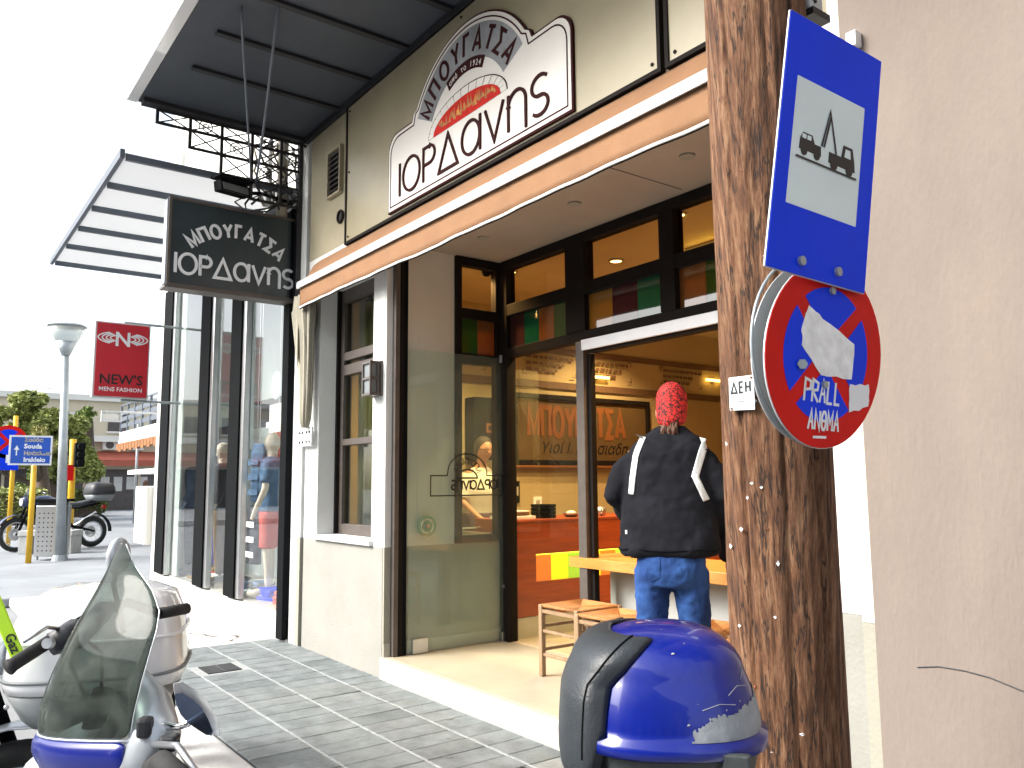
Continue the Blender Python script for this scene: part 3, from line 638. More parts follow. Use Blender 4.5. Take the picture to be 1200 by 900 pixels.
def cup(t, x, y):
    MB().loft([[(x+r*math.cos(a*.3927), y+r*math.sin(a*.3927), z) for a in range(16)] for r, z in ((.035, 1.178), (.045, 1.20), (.047, 1.255))]).build('body', M['steel'], t, smooth=True)
    MB().ring((x+.055, y-.02, 1.22), (.3, 1, 0), .02, .005, 14, 6).build('handle', M['steel'], t, smooth=True)
small('metal_cup', 'steel cup on the counter just left of the man', 'cup', 5.46, -5.95, cup)
small('metal_jug', 'steel jug on the counter behind the man', 'jug', 5.62, -6.1, cup)
def dish(t, x, y):
    MB().loft([[(x+r*math.cos(a*.3927), y+r*math.sin(a*.3927), z) for a in range(16)] for r, z in ((.05, 1.178), (.09, 1.21), (.09, 1.215), (.05, 1.20))]).build('bowl', M['steel'], t, smooth=True)
    MB().ell((x, y, 1.215), .05, .05, .02, 10, 5).build('food', M['paper'], t, smooth=True)
small('steel_dish', 'shallow steel dish on the counter beside the mullion', 'dish', 5.12, -5.98, dish)
# work shelf seen through the side window
ws = thing('work_table', 'work table with white papers and tray behind the side window', 'work table', (-6.4, 3.8, ZF))
bx('top', M['steel'], ws, -7.3, -6.0, 3.5, 4.25, 1.02, 1.06); 
for x in (-7.2, -6.1):
    for y in (3.55, 4.2): bx('leg', M['steel'], ws, x-.02, x+.02, y-.02, y+.02, ZF, 1.02)
for i in range(6):
    a = random.uniform(-.5, .5); MB().obox((-6.3+.1*random.random(), 3.75+.07*i, 1.07+.006*i), (.12*math.cos(a), .12*math.sin(a), .01), (-.09*math.sin(a), .09*math.cos(a), 0), (0, 0, .002)).build('paper', M['paper'], ws)
# black wall cabinet
cb = thing('black_wall_unit', 'black cabinet on the inner wall above the woman', 'cabinet', (-7.3, 5.0, 2.2))
bx('body', M['black'], cb, -7.38, -7.2, 4.83, 5.16, 1.75, 2.42, bevel=.01)
bx('sticker', M['gold'], cb, -7.199, -7.197, 4.99, 5.09, 2.04, 2.14); MB().disc((-7.194, 5.04, 2.09), (1, 0, 0), .03, .003, 12).build('symbol', M['ink'], cb)
so = thing('wall_socket', 'small cream wall socket above the counter', 'socket', (-7.38, 5.83, 1.27)); bx('plate', M['paper'], so, -7.399, -7.385, 5.77, 5.89, 1.22, 1.34, bevel=.003); MB().disc((-7.384, 5.83, 1.28), (1, 0, 0), .03, .004, 16).build('outlet', M['soffit'], so)
so = thing('wall_clipboard', 'dark framed notice on the wall beside the corner post', 'notice', (-7.38, 5.5, 1.4)); bx('board', M['black'], so, -7.399, -7.37, 5.42, 5.56, 1.28, 1.52); bx('sheet', M['soffit'], so, -7.369, -7.366, 5.44, 5.54, 1.36, 1.46)
# ceiling lights
lampc = emis('lamp_glow', (1, .62, .22), 7)
pos = [((551, 311), 'ceiling spot seen through the top pane of the side window'), ((598, 319), 'ceiling spot beside the corner post'), ((722, 306), 'ceiling spot in the middle top pane'), ((794, 252), 'ceiling spot in the right top pane')]
LP = [(on('z', 3.49, *p), l) for p, l in pos] + [(Vector((-6.6, 6.6, 3.49)), None), (Vector((-4.2, 7.5, 3.49)), 'recessed ceiling spot far back over the dining area')]
for i, (p, l) in enumerate(LP):
    t = thing('ceiling_light', l or 'recessed ceiling spot over the counter aisle deep inside the shop', 'ceiling light', p, 'recessed ceiling spots in the shop')
    MB().ring(p+Vector((0, 0, .002)), (0, 0, 1), .062, .012, 20, 6).build('rim', M['steel'], t, smooth=True)
    MB().disc(p+Vector((0, 0, .002)), (0, 0, 1), .055, .006, 20).build('bulb', lampc, t)
    l_ = bpy.data.lights.new('spot', 'SPOT'); l_.energy = 100; l_.spot_size = R_(130); l_.spot_blend = .6; l_.color = (1, .66, .30); l_.shadow_soft_size = .05
    lo = bpy.data.objects.new('spot_lamp', l_); COL.objects.link(lo); lo.parent = t; lo.location = (0, 0, -.02)
tl = thing('tube_light', 'glowing yellow ceiling tube light behind the right transom', 'tube light', (-4.0, 5.6, 3.4))
a_ = on('z', 3.44, 806, 300); b_ = on('z', 3.44, 860, 284)
MB().cyl(a_, b_, .022, n=10).build('tube', emis('tube_glow', (1, .72, .12), 5), tl); MB().obox((a_+b_)/2+Vector((0, 0, .04)), (b_-a_)/2, (0, .03, 0), (0, 0, .015)).build('fitting', M['steel'], tl)
for i, (u, v) in enumerate(((700, 442), (837, 446))):
    p = on('x', -7.36, u, v)
    q = thing('wall_lamp', ['small glowing wall lamp on the stripe behind the mullion', 'small glowing wall lamp on the stripe beside the pole'][i], 'wall lamp', p)
    bx('glow', emis('wall_glow', (1, .6, .12), 2.5), q, p.x, p.x+.03, p.y-.18, p.y+.18, p.z-.015, p.z+.015); bx('bracket', M['steel'], q, p.x-.015, p.x-.001, p.y-.05, p.y+.05, p.z-.02, p.z+.02)
cmx = on('z', 3.42, 570, 318)
cm = thing('security_camera', 'small dark dome security camera under the shop ceiling', 'camera', cmx)
MB().cyl(cmx+Vector((0, 0, .02)), cmx+Vector((0, 0, .08)), .05, .06, 16).build('mount', M['black'], cm); MB().ell(cmx, .05, .05, .05).build('dome', M['black'], cm, smooth=True)
# ================================================================== AWNING
aw = thing('awning', 'tan cloth awning with a white bar over the shop opening', 'awning', (-5, 2.95, 3.4))
AX0, AX1, AY = -7.27, -2.0, 2.9
mb = MB(); n = 60
mb.loft([[(AX0+.02+(AX1-AX0-.02)*i/n, y, z + (-.012*math.sin(math.pi*((i*.13) % 1)) if 0 < k < 3 else 0)) for i in range(n+1)] for k, (y, z) in enumerate(((YF-.004, 3.635), (YF-.06, 3.585), (AY+.06, 3.47), (AY+.01, 3.415)))], closed=False)
mb.build('cloth', M['awning'], aw, smooth=True, thick=.004)
br = MB().tube([(AX0, AY, 3.385), (AX1, AY, 3.385)], .034, 14).build('front_bar', M['alu'], aw, smooth=True)
bx('bar_lip', M['alu'], aw, AX0+.01, AX1, AY-.042, AY-.03, 3.335, 3.38)
MB().cyl((AX0-.012, AY, 3.385), (AX0, AY, 3.385), .036, n=16).build('end_cap', M['silver'], aw)
def vbot(x): return 3.165 + .005*math.sin((x+7)*2.1) + .002*math.sin((x+7)*5.3)
xs = [AX0+.03+(AX1-AX0-.03)*i/100 for i in range(101)]
wav = lambda x, k: AY-.012 + .005*k*math.sin(x*7.3) + .003*k*math.sin(x*17)
MB().loft([[(x, wav(x, k/4), 3.352+(vbot(x)-3.352)*k/4) for x in xs] for k in range(5)], closed=False).build('valance', M['awning'], aw, smooth=True, thick=.003)
MB().loft([[(x, wav(x, 1)-.003, vbot(x)-.0) for x in xs], [(x, wav(x, 1)-.003, vbot(x)-.016) for x in xs]], closed=False).build('valance_trim', M['awntrim'], aw, smooth=True, thick=.008)
MB().loft([[(x, wav(x, 1)+.004, vbot(x)-.016) for x in xs], [(x, wav(x, 1)+.004, vbot(x)-.022) for x in xs]], closed=False).build('valance_hem', M['frame'], aw, smooth=True, thick=.006)
for x in (AX0+.25, -4.6, AX1-.3): MB().tube([(x, YF-.01, 3.42), (x, AY+.03, 3.39)], .016, 8).build('arm', M['alu'], aw)
# gathered side curtain at the left end
sc_ = thing('gathered_curtain', 'gathered cream cloth tied up at the left end of the awning', 'curtain', (-7.4, 2.98, 2.0))
rings = []
for z, wx, wy, cx in ((3.30, .19, .07, -7.36), (3.12, .20, .08, -7.37), (2.95, .13, .06, -7.33), (2.7, .11, .055, -7.31), (2.4, .085, .05, -7.30), (2.12, .055, .045, -7.30), (2.03, .03, .03, -7.30)):
    rings.append([(cx+wx*math.cos(2*math.pi*k/36)*(1+.22*math.sin(k*2.0+z)), 2.99+wy*math.sin(2*math.pi*k/36)*(1+.35*math.sin(k*2.1)), z) for k in range(36)])
MB().loft(rings).build('cloth', M['curtain'], sc_, smooth=True)
MB().face([(-7.55, 2.93, 3.16), (-7.36, 2.92, 3.24), (-7.32, 2.91, 2.6)]).build('loose_corner', M['curtain'], sc_, thick=.006)
tk = thing('curtain_bracket', 'small white perforated bracket below the gathered cloth', 'bracket', (-7.35, 3.02, 1.98))
b0 = bx('plate', M['whitepaint'], tk, -7.52, -7.22, 3.02, 3.04, 1.86, 2.04, bevel=.004)
for x in (-7.49, -7.42, -7.33, -7.26):
    for z in (1.9, 1.99): MB().disc((x, 3.017, z), (0, 1, 0), .013, .008, 10).build('screw', M['ink'], b0)
# wall lamp between window and opening
wl = thing('wall_lantern', 'small square brown wall lantern with frosted panes beside the window', 'wall lamp', (-5.97, 3.0, 2.35))
wl.location = (-6.0, YF, 2.35)
bx('back_plate', M['winframe'], wl, -6.08, -5.92, YF-.02, YF-.001, 2.21, 2.50)
bx('pane', M['greyplastic'], wl, -6.06, -5.94, YF-.10, YF-.03, 2.23, 2.48)
for z in (2.215, 2.345, 2.475): bx('bar', M['winframe'], wl, -6.075, -5.925, YF-.115, YF-.021, z, z+.02)
for x in (-6.075, -5.94): bx('bar', M['winframe'], wl, x, x+.015, YF-.115, YF-.1005, 2.236, 2.474)
for x in (-6.075, -5.94): bx('bar', M['winframe'], wl, x, x+.015, YF-.05, YF-.03, 2.236, 2.474)
# ================================================================== RALLY PLATE SIGN
ps = thing('shop_sign', 'cream arched sign plate with oven picture above the awning', 'sign', (-4.615, 3.03, 3.68))
fp = frame((-4.615, 3.035, 3.68), (1, 0, 0), (0, 0, 1))     # normal points to -Y (street)
HW, SH = 1.155, .655
def plate(ins):
    R0 = .14; a = HW-ins; pts = [(-a, ins), (a, ins)]
    pts += [(a-R0+R0*math.cos(R_(t)), SH-ins-R0+R0*math.sin(R_(t))) for t in range(0, 91, 15)]
    Ra = .837-ins; cz = .28
    th = math.degrees(math.asin((SH-.0-ins*.3 - cz)/Ra)) if Ra > SH-cz else 20
    e = (Ra*math.cos(R_(th)), cz+Ra*math.sin(R_(th)))
    pts += [(e[0]+.03, SH-ins), (e[0]+.005, e[1]+.05)]
    pts += [(Ra*math.cos(R_(t)), cz+Ra*math.sin(R_(t))) for t in [th+6+(180-2*th-12)*k/28 for k in range(29)]]
    pts += [(-e[0]-.005, e[1]+.05), (-e[0]-.03, SH-ins)]
    pts += [(-a+R0+R0*math.cos(R_(t)), SH-ins-R0+R0*math.sin(R_(t))) for t in range(90, 181, 15)]
    return pts
MB().prism(plate(0), fp, -.04, .0).build('edge_band', M['maroon'], ps)
MB().prism(plate(.014), fp, .0003, .004).build('plate', M['platewhite'], ps)
arcp = [(x, y) for x, y in plate(.05) if y > SH-.16 and abs(x) < .76]
mb = MB(); ot = plate(.045); ribbon(mb, ot+[ot[0]], .011, fp, .0045, .0062); mb.build('outline', M['maroon'], ps)
# grey arch panel behind the capitals
Ra, cz = .765, .28
top = [(Ra*math.cos(R_(t)), cz+Ra*math.sin(R_(t))) for t in range(28, 153, 4)]
inn = [(.52*math.cos(R_(t)), cz+.02+.50*math.sin(R_(t))) for t in range(152, 27, -4)]
mb = MB()
for k in range(len(top)-1):
    q = [top[k], top[k+1], inn[len(inn)-2-k], inn[len(inn)-1-k]]
    mb.face([fp(a, b, .0052) for a, b in q])
mb.build('arch_panel', M['platetop'], ps)
arc_letters('ΜΠΟΥΓΑΤΣΑ', fp, 0, .28, .575, 150, 30, .15, .026, ps, M['maroon'], th=.009, wide=.78)
# caption band
def arcband(r0, r1, a0, a1, c0, c1, m, nm, cyy=.28, ry=1.0, n=20):
    mb = MB(); P = [(r1*math.cos(R_(a0+(a1-a0)*k/n)), cyy+ry*r1*math.sin(R_(a0+(a1-a0)*k/n))) for k in range(n+1)]
    Q = [(r0*math.cos(R_(a1-(a1-a0)*k/n)), cyy+ry*r0*math.sin(R_(a1-(a1-a0)*k/n))) for k in range(n+1)]
    mb.prism(P+Q, fp, c0, c1); return mb.build(nm, m, ps)
arcband(.45, .535, 62, 118, .0046, .008, M['maroon'], 'caption_band')
s = 'από το 1924'
for i, ch in enumerate(s):
    if ch == ' ': continue
    ang = R_(113-46*i/(len(s)-1)); ca, sa = math.cos(ang), math.sin(ang)
    f2 = lambda a, b, c, ca=ca, sa=sa: fp(ca*(.468+b)+sa*a, .28+sa*(.468+b)-ca*a, c)
    text(ch, f2, 0, 0, .058, M['platewhite'], ps, align='CENTER', lift=.0095)
# oven mouth: bricks and fire
for k in range(15):
    a0 = 180*k/15
    mb = MB(); P = [(rx_*math.cos(R_(a)), .40+ry_*math.sin(R_(a))) for rx_, ry_, a in ((.50, .225, a0+.8), (.50, .225, a0+11.2), (.435, .165, a0+11.2), (.435, .165, a0+.8))]
    mb.prism(P, fp, .0046, .009); mb.build('oven_brick', M['platewhite'], ps)
mb = MB(); ribbon(mb, arc(0, .40, .505, .23, 0, 180, 24), .008, fp, .0046, .0065); mb.build('oven_outline', M['maroon'], ps)
arcband(0.0, .432, 0, 180, .0048, .0085, M['red'], 'oven_mouth', cyy=.40, ry=.38)
mb = MB(); rr = random.Random(5)
for k in range(34):
    x = -.37+.74*k/33 + rr.uniform(-.01, .01); hmax = .155*math.sqrt(max(0, 1-(x/.43)**2)); h0 = hmax*rr.uniform(.45, .95); b0_ = .43+rr.uniform(0, .03)
    if b0_-.40 > hmax-.03: continue
    mb.face([fp(x-.016, b0_, .0092+.0002*k/34), fp(x+.016, b0_, .0092+.0002*k/34), fp(x+rr.uniform(-.012, .012), min(.395+hmax, b0_+h0*.7), .0096+.0002*k/34)])
mb.build('flames', M['flame'], ps)
ww = word_width('ΙΟΡΔavns', .27, .05, 1.0); kf = 1.88/ww
letters('ΙΟΡΔavns', fp, -.95, .095, .27, .022, .05*kf, ps, M['maroon'], th=.009, wide=kf, lift=.0046)
# ================================================================== HANGING SIGN BOARD
hs_ = thing('hanging_sign', 'dark slate box sign with white lettering hanging over the pavement', 'sign', (-7.8, 2.45, 3.33))
bx('case', M['signdark'], hs_, -7.93, -7.80, 1.82, 3.10, 3.34, 4.19, bevel=.006)
bx('front_rim', M['winframe'], hs_, -7.802, -7.785, 1.82, 1.845, 3.34, 4.19); bx('front_rim', M['winframe'], hs_, -7.802, -7.785, 3.075, 3.10, 3.34, 4.19)
bx('front_rim', M['winframe'], hs_, -7.802, -7.785, 1.846, 3.074, 3.34, 3.365); bx('front_rim', M['winframe'], hs_, -7.802, -7.785, 1.846, 3.074, 4.165, 4.19)
bx('lower_lip', M['winframe'], hs_, -7.95, -7.76, 1.80, 3.12, 3.315, 3.338)
bx('side_panel', M['silver'], hs_, -7.92, -7.81, 1.808, 1.819, 3.36, 4.17)
fh = frame((-7.798, 2.46, 3.34), (0, 1, 0), (0, 0, 1))
arc_letters('ΜΠΟΥΓΑΤΣΑ', fh, 0, -.05, .60, 133, 47, .125, .026, hs_, M['signwhite'], wide=.8, th=.012)
ww = word_width('ΙΟΡΔavns', .19, .035, 1.0); kf = 1.13/ww
letters('ΙΟΡΔavns', fh, -.565, .13, .19, .027, .035*kf, hs_, M['signwhite'], th=.012, wide=kf)
for z in (3.5, 4.05): bx('wall_bracket', M['black'], hs_, -7.87, -7.83, 3.101, YF+.01, z, z+.04)
bx('wall_bracket', M['black'], hs_, -7.76, -7.71, 3.02, YF-.021, 3.3, 4.25)
# ================================================================== WROUGHT IRON GRILLE
gr = thing('iron_grille', 'stepped black wrought iron grille under the end of the balcony', 'grille', (-7.7, 2.4, 5))
gx, cw = -7.70, .295; y00 = 1.66; zt = 4.955; ZL = [4.955, 4.83, 4.66, 4.47, 4.28]
colrows = [1, 2, 3, 3, 4, 5] if False else [1, 2, 3, 4, 4]
ncol = 5
def gbar(y0, z0, y1, z1, r=.012):
    MB().tube([(gx, y0, z0), (gx, y1, z1)], r, 6).build('bar', M['iron'], gr)
for c in range(ncol):
    ya = y00+c*cw; yb = ya+cw; nr = colrows[c]
    bx('post', M['iron'], gr, gx-.012, gx+.012, ya-.014, ya+.014, ZL[nr]-.01, zt)
    for r in range(nr+1): bx('rail', M['iron'], gr, gx-.010, gx+.010, ya+.0145, yb-.0145, ZL[r]-.012, ZL[r]+.012)
    for r in range(nr):
        z1, z0 = ZL[r], ZL[r+1]
        gbar(ya, z1, yb, z0, .007); gbar(ya, z0, yb, z1, .0065)
        if (r+c) % 2:
            cy, cz_ = (ya+yb)/2, (z0+z1)/2; pts = [(gx+.01, cy+(.02+.055*k/16)*math.cos(k*.62), cz_+(.02+.055*k/16)*math.sin(k*.62)) for k in range(17)]
            MB().tube(pts, .006, 5).build('scroll', M['iron'], gr)
ya = y00+ncol*cw - .04
bx('post', M['iron'], gr, gx-.03, gx+.03, YF-.06, YF-.022, 3.35, zt)
# pipes and cables bundled behind the grille
pb = thing('cable_bundle', 'tangle of pipes and cables behind the iron grille', 'cables', (-7.8, 2.9, 4.4))
for i in range(7):
    y = 2.65+.055*i; rr = random.Random(i); pts = [(-7.78-.02*rr.random(), y+rr.uniform(-.12, .12), 4.95-.115*k) for k in range(7)]
    MB().tube(pts, .012, 6).build('cable', [M['curtain'], M['tube'], M['alu'], M['winframe']][i % 4], pb, smooth=True)
MB().cyl((-7.86, 2.92, 4.2), (-7.86, 2.92, 5.4), .055, n=14).build('pipe', M['curtain'], pb, smooth=True)
MB().cyl((-7.86, 2.78, 4.3), (-7.86, 2.78, 5.4), .03, n=12).build('pipe', M['alu'], pb, smooth=True)
# stay cables from balcony down to sign
sy = thing('stay_cables', 'two steel stay cables hanging from above to the hanging sign', 'cable', at(296, 215, 7.0))
k0 = on('x', -7.75, 296, 216)
MB().tube([on('z', 4.99, 283, 8) , on('z', 4.85, 284, 40), k0+Vector((0, -.01, 0))], .009, 6).build('cable', M['rail'], sy, smooth=True)
c0_ = on('z', 4.995, 326, 4); MB().tube([c0_.lerp(k0, t_)+Vector((0, .03*t_, -.10*math.sin(math.pi*t_))) for t_ in (0, .2, .4, .6, .8, 1)], .011, 6).build('cable', M['rail'], sy, smooth=True)
MB().ell(k0, .03, .03, .04, 10, 6).build('clamp', M['steel'], sy, smooth=True)
# floodlight
fl = thing('floodlight', 'black floodlight perched on top of the hanging sign', 'floodlight', (-7.75, 2.3, 4.4))
c = on('x', -7.72, 272, 222)
MB().obox(c, (.05, .02, 0), (-.03, .15, .0), (-.02, 0, .06)).build('housing', M['black'], fl, bevel=.01)
MB().obox(c+Vector((.052, .02, -.01)), (.003, .001, 0), (-.026, .13, 0), (-.012, 0, .045)).build('lens', M['greyplastic'], fl)
MB().obox(c+Vector((0, 0, .09)), (.09, .02, 0), (-.03, .17, 0), (.0, 0, .008)).build('hood', M['black'], fl)
MB().tube([c+Vector((-.04, .12, 0)), c+Vector((-.06, .3, .04)), (-7.8, 2.95, 4.36)], .018, 8).build('arm', M['black'], fl, smooth=True)
for s_ in (0, 1):
    MB().tube([c+Vector((.0, .12+.05*s_, -.05)), c+Vector((.03, .02+.1*s_, -.13)), c+Vector((.02, .14, -.2)), c+Vector((.02, .34, -.13-.03*s_)), c+Vector((.0, .5, -.03))], .010, 6).build('cable', M['tube'], fl, smooth=True)
# ================================================================== GLASS CANOPY
cn = thing('glass_canopy', 'frosted glass canopy on dark ribs over the clothes shop', 'canopy', (-10, 2.2, 4.5))
xsr = [-6.95, -7.79, -8.64, -9.48, -10.33, -11.2, -12.15]
for i, x in enumerate(xsr):
    if i > 0: bx('rib', M['canmetal'], cn, x-.022, x+.022, 1.43, 3.0, 4.44, 4.498)
for a, b in zip(xsr[1:], xsr[2:]): bx('glass_panel', M['canopy'], cn, b+.005, a-.005, 1.42, 3.0, 4.50, 4.512)
bx('edge_beam', M['canmetal'], cn, -12.2, -7.76, 1.375, 1.415, 4.45, 4.53)
# ================================================================== CLOTHES SHOP
cs = thing('clothes_shop', 'white clothes shop front with tall glass bays between black fins', 'building', (-10, 3.04, 0))
bx('base', M['kerb'], cs, -12.45, -7.79, 3.04, 3.42, -.1, .235, bevel=.006)
bx('base', M['stepface'], cs, -12.45, -7.8, 3.08, 3.42, .236, .25)
bx('corner_pier', M['farwhite'], cs, -13.25, -12.452, 3.05, 3.6, -.1, 6.5)
bx('upper_wall', M['white'], cs, -13.25, -7.54, 3.10, 3.5, 4.56, 12)
bx('meter_box', M['farwhite'], cs, -14.0, -13.26, 2.95, 3.2, .62, 1.5, bevel=.02)
bx('slot', M['ink'], cs, -13.7, -13.66, 2.945, 2.949, 1.1, 1.2)
bx('lintel', M['black'], cs, -12.45, -7.79, 3.08, 3.3, 4.40, 4.559)
fins = [(-12.85, -12.40), (-10.88, -10.48), (-9.62, -9.26), (-7.95, -7.79)]
for x0, x1 in fins: bx('fin', M['black'], cs, x0, x1, 3.0, 3.09, .02 if x0 > -8.5 else .26, 4.4, bevel=.004)
for x0, x1 in fins[:3]: bx('chrome_strip', M['steel'], cs, x1+.002, x1+.11, 3.02, 3.09, .26, 4.4, bevel=.01)
for (a, b) in ((fins[0][1]+.112, fins[1][0]), (fins[1][1]+.112, fins[2][0]), (fins[2][1]+.112, fins[3][0])):
    bx('display_glass', M['shopglass'], cs, a, b, 3.075, 3.083, .255, 4.4)
bx('display_floor', M['stepface'], cs, -12.4, -7.8, 3.425, 5.2, .1, .24)
bx('back_wall', M['tealwall'], cs, -12.4, -7.8, 4.1, 4.2, .1, 4.5); bx('side_wall', M['tealwall'], cs, -12.5, -12.4, 3.43, 5.3, .1, 4.5); bx('side_wall', M['white'], cs, -7.79, -7.7, 3.43, 5.3, .1, 4.5)
bx('display_ceiling', M['white'], cs, -12.4, -7.8, 3.43, 5.2, 4.4, 4.5)
for uu in (216, 255, 297):
    px_ = on('y', 3.13, uu, 500).x; bx('side_mirror_panel', M['tealwall'], cs, px_-.25, px_, 3.10, 3.13, 1.9 if uu > 220 else .26, 4.38)
px_ = on('y', 3.7, 262, 500).x; bx('display_panel', M['darkcloth'], cs, px_-.5, px_+.5, 3.7, 3.75, 2.1, 2.35)
px_ = on('y', 3.7, 318, 500).x; bx('display_panel', M['darkcloth'], cs, px_-.7, px_+.3, 3.7, 3.75, 2.25, 2.6)
# mannequins
def limb(mb, pts, rs, n=12): mb.tube(pts, rs, n)
def mannequin(name, label, x, y, base, rz, body, top, bottom, shorts=False):
    t = thing(name, label, 'mannequin', (x, y, base), None, rz)
    mb = MB()
    mb.loft([[(a*math.cos(k*.524), b*math.sin(k*.524), z) for k in range(12)] for z, a, b in ((.86, .15, .10), (.98, .16, .11), (1.12, .13, .10), (1.35, .18, .11), (1.46, .19, .09), (1.5, .07, .06), (1.58, .05, .055))])
    mb.ell((0, 0, 1.68), .075, .095, .12)
    for s_ in (-1, 1):
        limb(mb, [(s_*.08, 0, .92), (s_*.10, .01, .48), (s_*.10, -.01, .08)], [.085, .055, .035]); limb(mb, [(s_*.10, .05, .05), (s_*.11, .12, .03), (s_*.11, .22, .02)], [.035, .04, .025])
        limb(mb, [(s_*.2, 0, 1.42), (s_*.27, .02, 1.15), (s_*.26, .12, .92), (s_*.25, .16, .82)], [.05, .04, .03, .022])
    mb.build('body', body, t, smooth=True, local=True, remesh=.016)
    mb = MB(); mb.loft([[(a*math.cos(k*.524), b*math.sin(k*.524), z) for k in range(12)] for z, a, b in ((.90, .185, .14), (1.1, .165, .13), (1.35, .21, .14), (1.47, .21, .12), (1.52, .09, .08))])
    for s_ in (-1, 1): limb(mb, [(s_*.19, 0, 1.43), (s_*.28, .02, 1.15), (s_*.28, .08, 1.0)] if not shorts else [(s_*.19, 0, 1.43), (s_*.27, .01, 1.22)], [.07, .062, .05] if not shorts else [.075, .07])
    mb.build('top', top, t, smooth=True, local=True, remesh=.016)
    mb = MB(); mb.loft([[(a*math.cos(k*.524), b*math.sin(k*.524), z) for k in range(12)] for z, a, b in ((.78, .18, .13), (.9, .175, .13), (.99, .165, .125))])
    for s_ in (-1, 1): limb(mb, [(s_*.085, 0, .88), (s_*.105, .01, .5)] if shorts else [(s_*.085, 0, .88), (s_*.105, .01, .5), (s_*.105, 0, .1)], [.105, .09] if shorts else [.1, .075, .06])
    mb.build('shorts' if shorts else 'trousers', bottom, t, smooth=True, local=True, remesh=.016)
    bpy_box = MB().disc((0, 0, .0), (0, 0, 1), .16, .015, 24); bpy_box.build('stand', M['steel'], t, local=True)
    return t
mannequin('mannequin', 'mannequin in denim shirt and black trousers in the left bay', on('y', 3.40, 222, 600).x, 3.40, .27, R_(170), M['mannblue'], M['denim2'], M['darkcloth'])
mannequin('mannequin', 'mannequin in dark top and ochre trousers in the middle bay', on('y', 3.36, 259, 600).x, 3.36, .27, R_(165), M['mannequin'], M['darkcloth'], M['khaki'])
mannequin('mannequin', 'cream mannequin in coral shorts in the right bay', on('y', 3.34, 317, 600).x, 3.34, .30, R_(150), M['mannequin'], M['denim2'], M['coral'], True)
cols = [M['denim2'], M['paper'], M['darkcloth'], M['coral'], M['tealwall'], M['khaki'], M['signblue']]
rr = random.Random(11)
for i in range(16):
    x = rr.uniform(-11.9, -8.1); y = rr.uniform(3.3, 3.4) if i//7 % 2 == 0 else rr.uniform(3.5, 3.65); 
    ci = i % 7; bay = 'left' if x < -10.88 else 'middle' if x < -9.6 else 'right'
    t = thing('folded_clothes', '%s folded garments %s on the floor of the %s bay' % (['denim blue', 'white', 'black', 'coral', 'teal', 'ochre', 'bright blue'][ci], ['against the glass', 'towards the back'][i//7 % 2] if i < 14 else 'beside the end wall', bay), 'clothes', (x, y, .245), 'folded clothes on the display floor')
    for k in range(rr.randint(1, 3)):
        a = rr.uniform(-.4, .4); MB().obox((x, y, .27+.045*k), (.15*math.cos(a), .15*math.sin(a), 0), (-.11*math.sin(a), .11*math.cos(a), 0), (0, 0, .02)).build('garment', cols[ci], t, bevel=.012)
def hanger(label, x, y, z, m1, m2):
    t = thing('hanging_garment', label, 'garment', (x, y, z))
    mb = MB(); n = 16
    mb.loft([[(x+a*math.cos(k*.3927), y+.06*math.sin(k*.3927)*(1+.3*math.sin(k*3)), zz) for k in range(16)] for zz, a in ((z, .20), (z+.35, .18), (z+.62, .21), (z+.7, .08))]); mb.build('cloth', m1, t, smooth=True)
    for k in range(3): bx('stripe', m2, t, x-.2, x+.2, y-.085, y-.08, z+.08+.18*k, z+.15+.18*k)
    MB().cyl((x, y, z+.7), (x, y, 4.39), .004, n=6).build('wire', M['steel'], t)
hanger('dark jumper with pale stripes hanging low in the right bay', on('y', 3.5, 299, 600).x, 3.5, .55, M['darkcloth'], M['paper'])
hanger('blue denim jacket hanging at chest height in the right bay', on('y', 3.45, 302, 600).x, 3.45, 1.3, M['denim2'], M['denim2'])
hanger('dark jacket hanging beside the middle fin', on('y', 3.5, 252, 600).x, 3.5, 1.2, M['darkcloth'], M['darkcloth'])
hanger('violet shirt hanging low in the middle bay', on('y', 3.45, 253, 600).x, 3.45, .45, M['violet'], M['violet'])
hanger('coral and white top hanging above the coral shorts in the right bay', on('y', 3.6, 325, 560).x, 3.6, 1.75, M['coral'], M['paper'])
nt2 = thing('window_notice', 'small paper notices stuck inside the right shop bay', 'notice', (-8.3, 3.285, 2.2))
bx('sheet', M['poster'], nt2, -8.55, -8.2, 3.10, 3.103, 2.05, 2.35)
mb = MB(); mb.disc((-8.38, 3.102, 2.55), (0, 1, 0), .15, .003, 24); mb.build('round_sticker', M['mannblue'], nt2)
# NEW'S box sign
ns = thing('red_box_sign', 'red vertical box sign with white emblem above the street corner', 'sign', (-12, 2.3, 2.7))
bx('case', M['aluback'], ns, -12.12, -12.0, 1.93, 2.63, 2.68, 3.72, bevel=.01)
bx('face', M['newsred'], ns, -11.998, -11.99, 1.955, 2.61, 2.705, 3.70)
fn = frame((-11.989, 2.28, 2.70), (0, 1, 0), (0, 0, 1))
text('N', fn, 0, .70, .27, M['signwhite'], ns, align='CENTER', bold=.006)
for s_ in (0, 180):
    for k, r in enumerate((.16, .21, .26, .31)):
        mb = MB(); ribbon(mb, arc(0, .80, r, r*.28, s_-58, s_+58, 16), .016, fn, 0, .002+.0003*k); mb.build('emblem_arc', M['signwhite'], ns)
text("NEW'S", fn, 0, .175, .185, M['ink'], ns, align='CENTER', bold=.003)
text('MENS FASHION', fn, 0, .075, .078, M['signwhite'], ns, align='CENTER', bold=.001)
for z in (2.66, 3.74): MB().cyl((-12.06, 2.3, z), (-12.06, 3.08, z), .018, n=8).build('arm', M['lamppost'], ns)
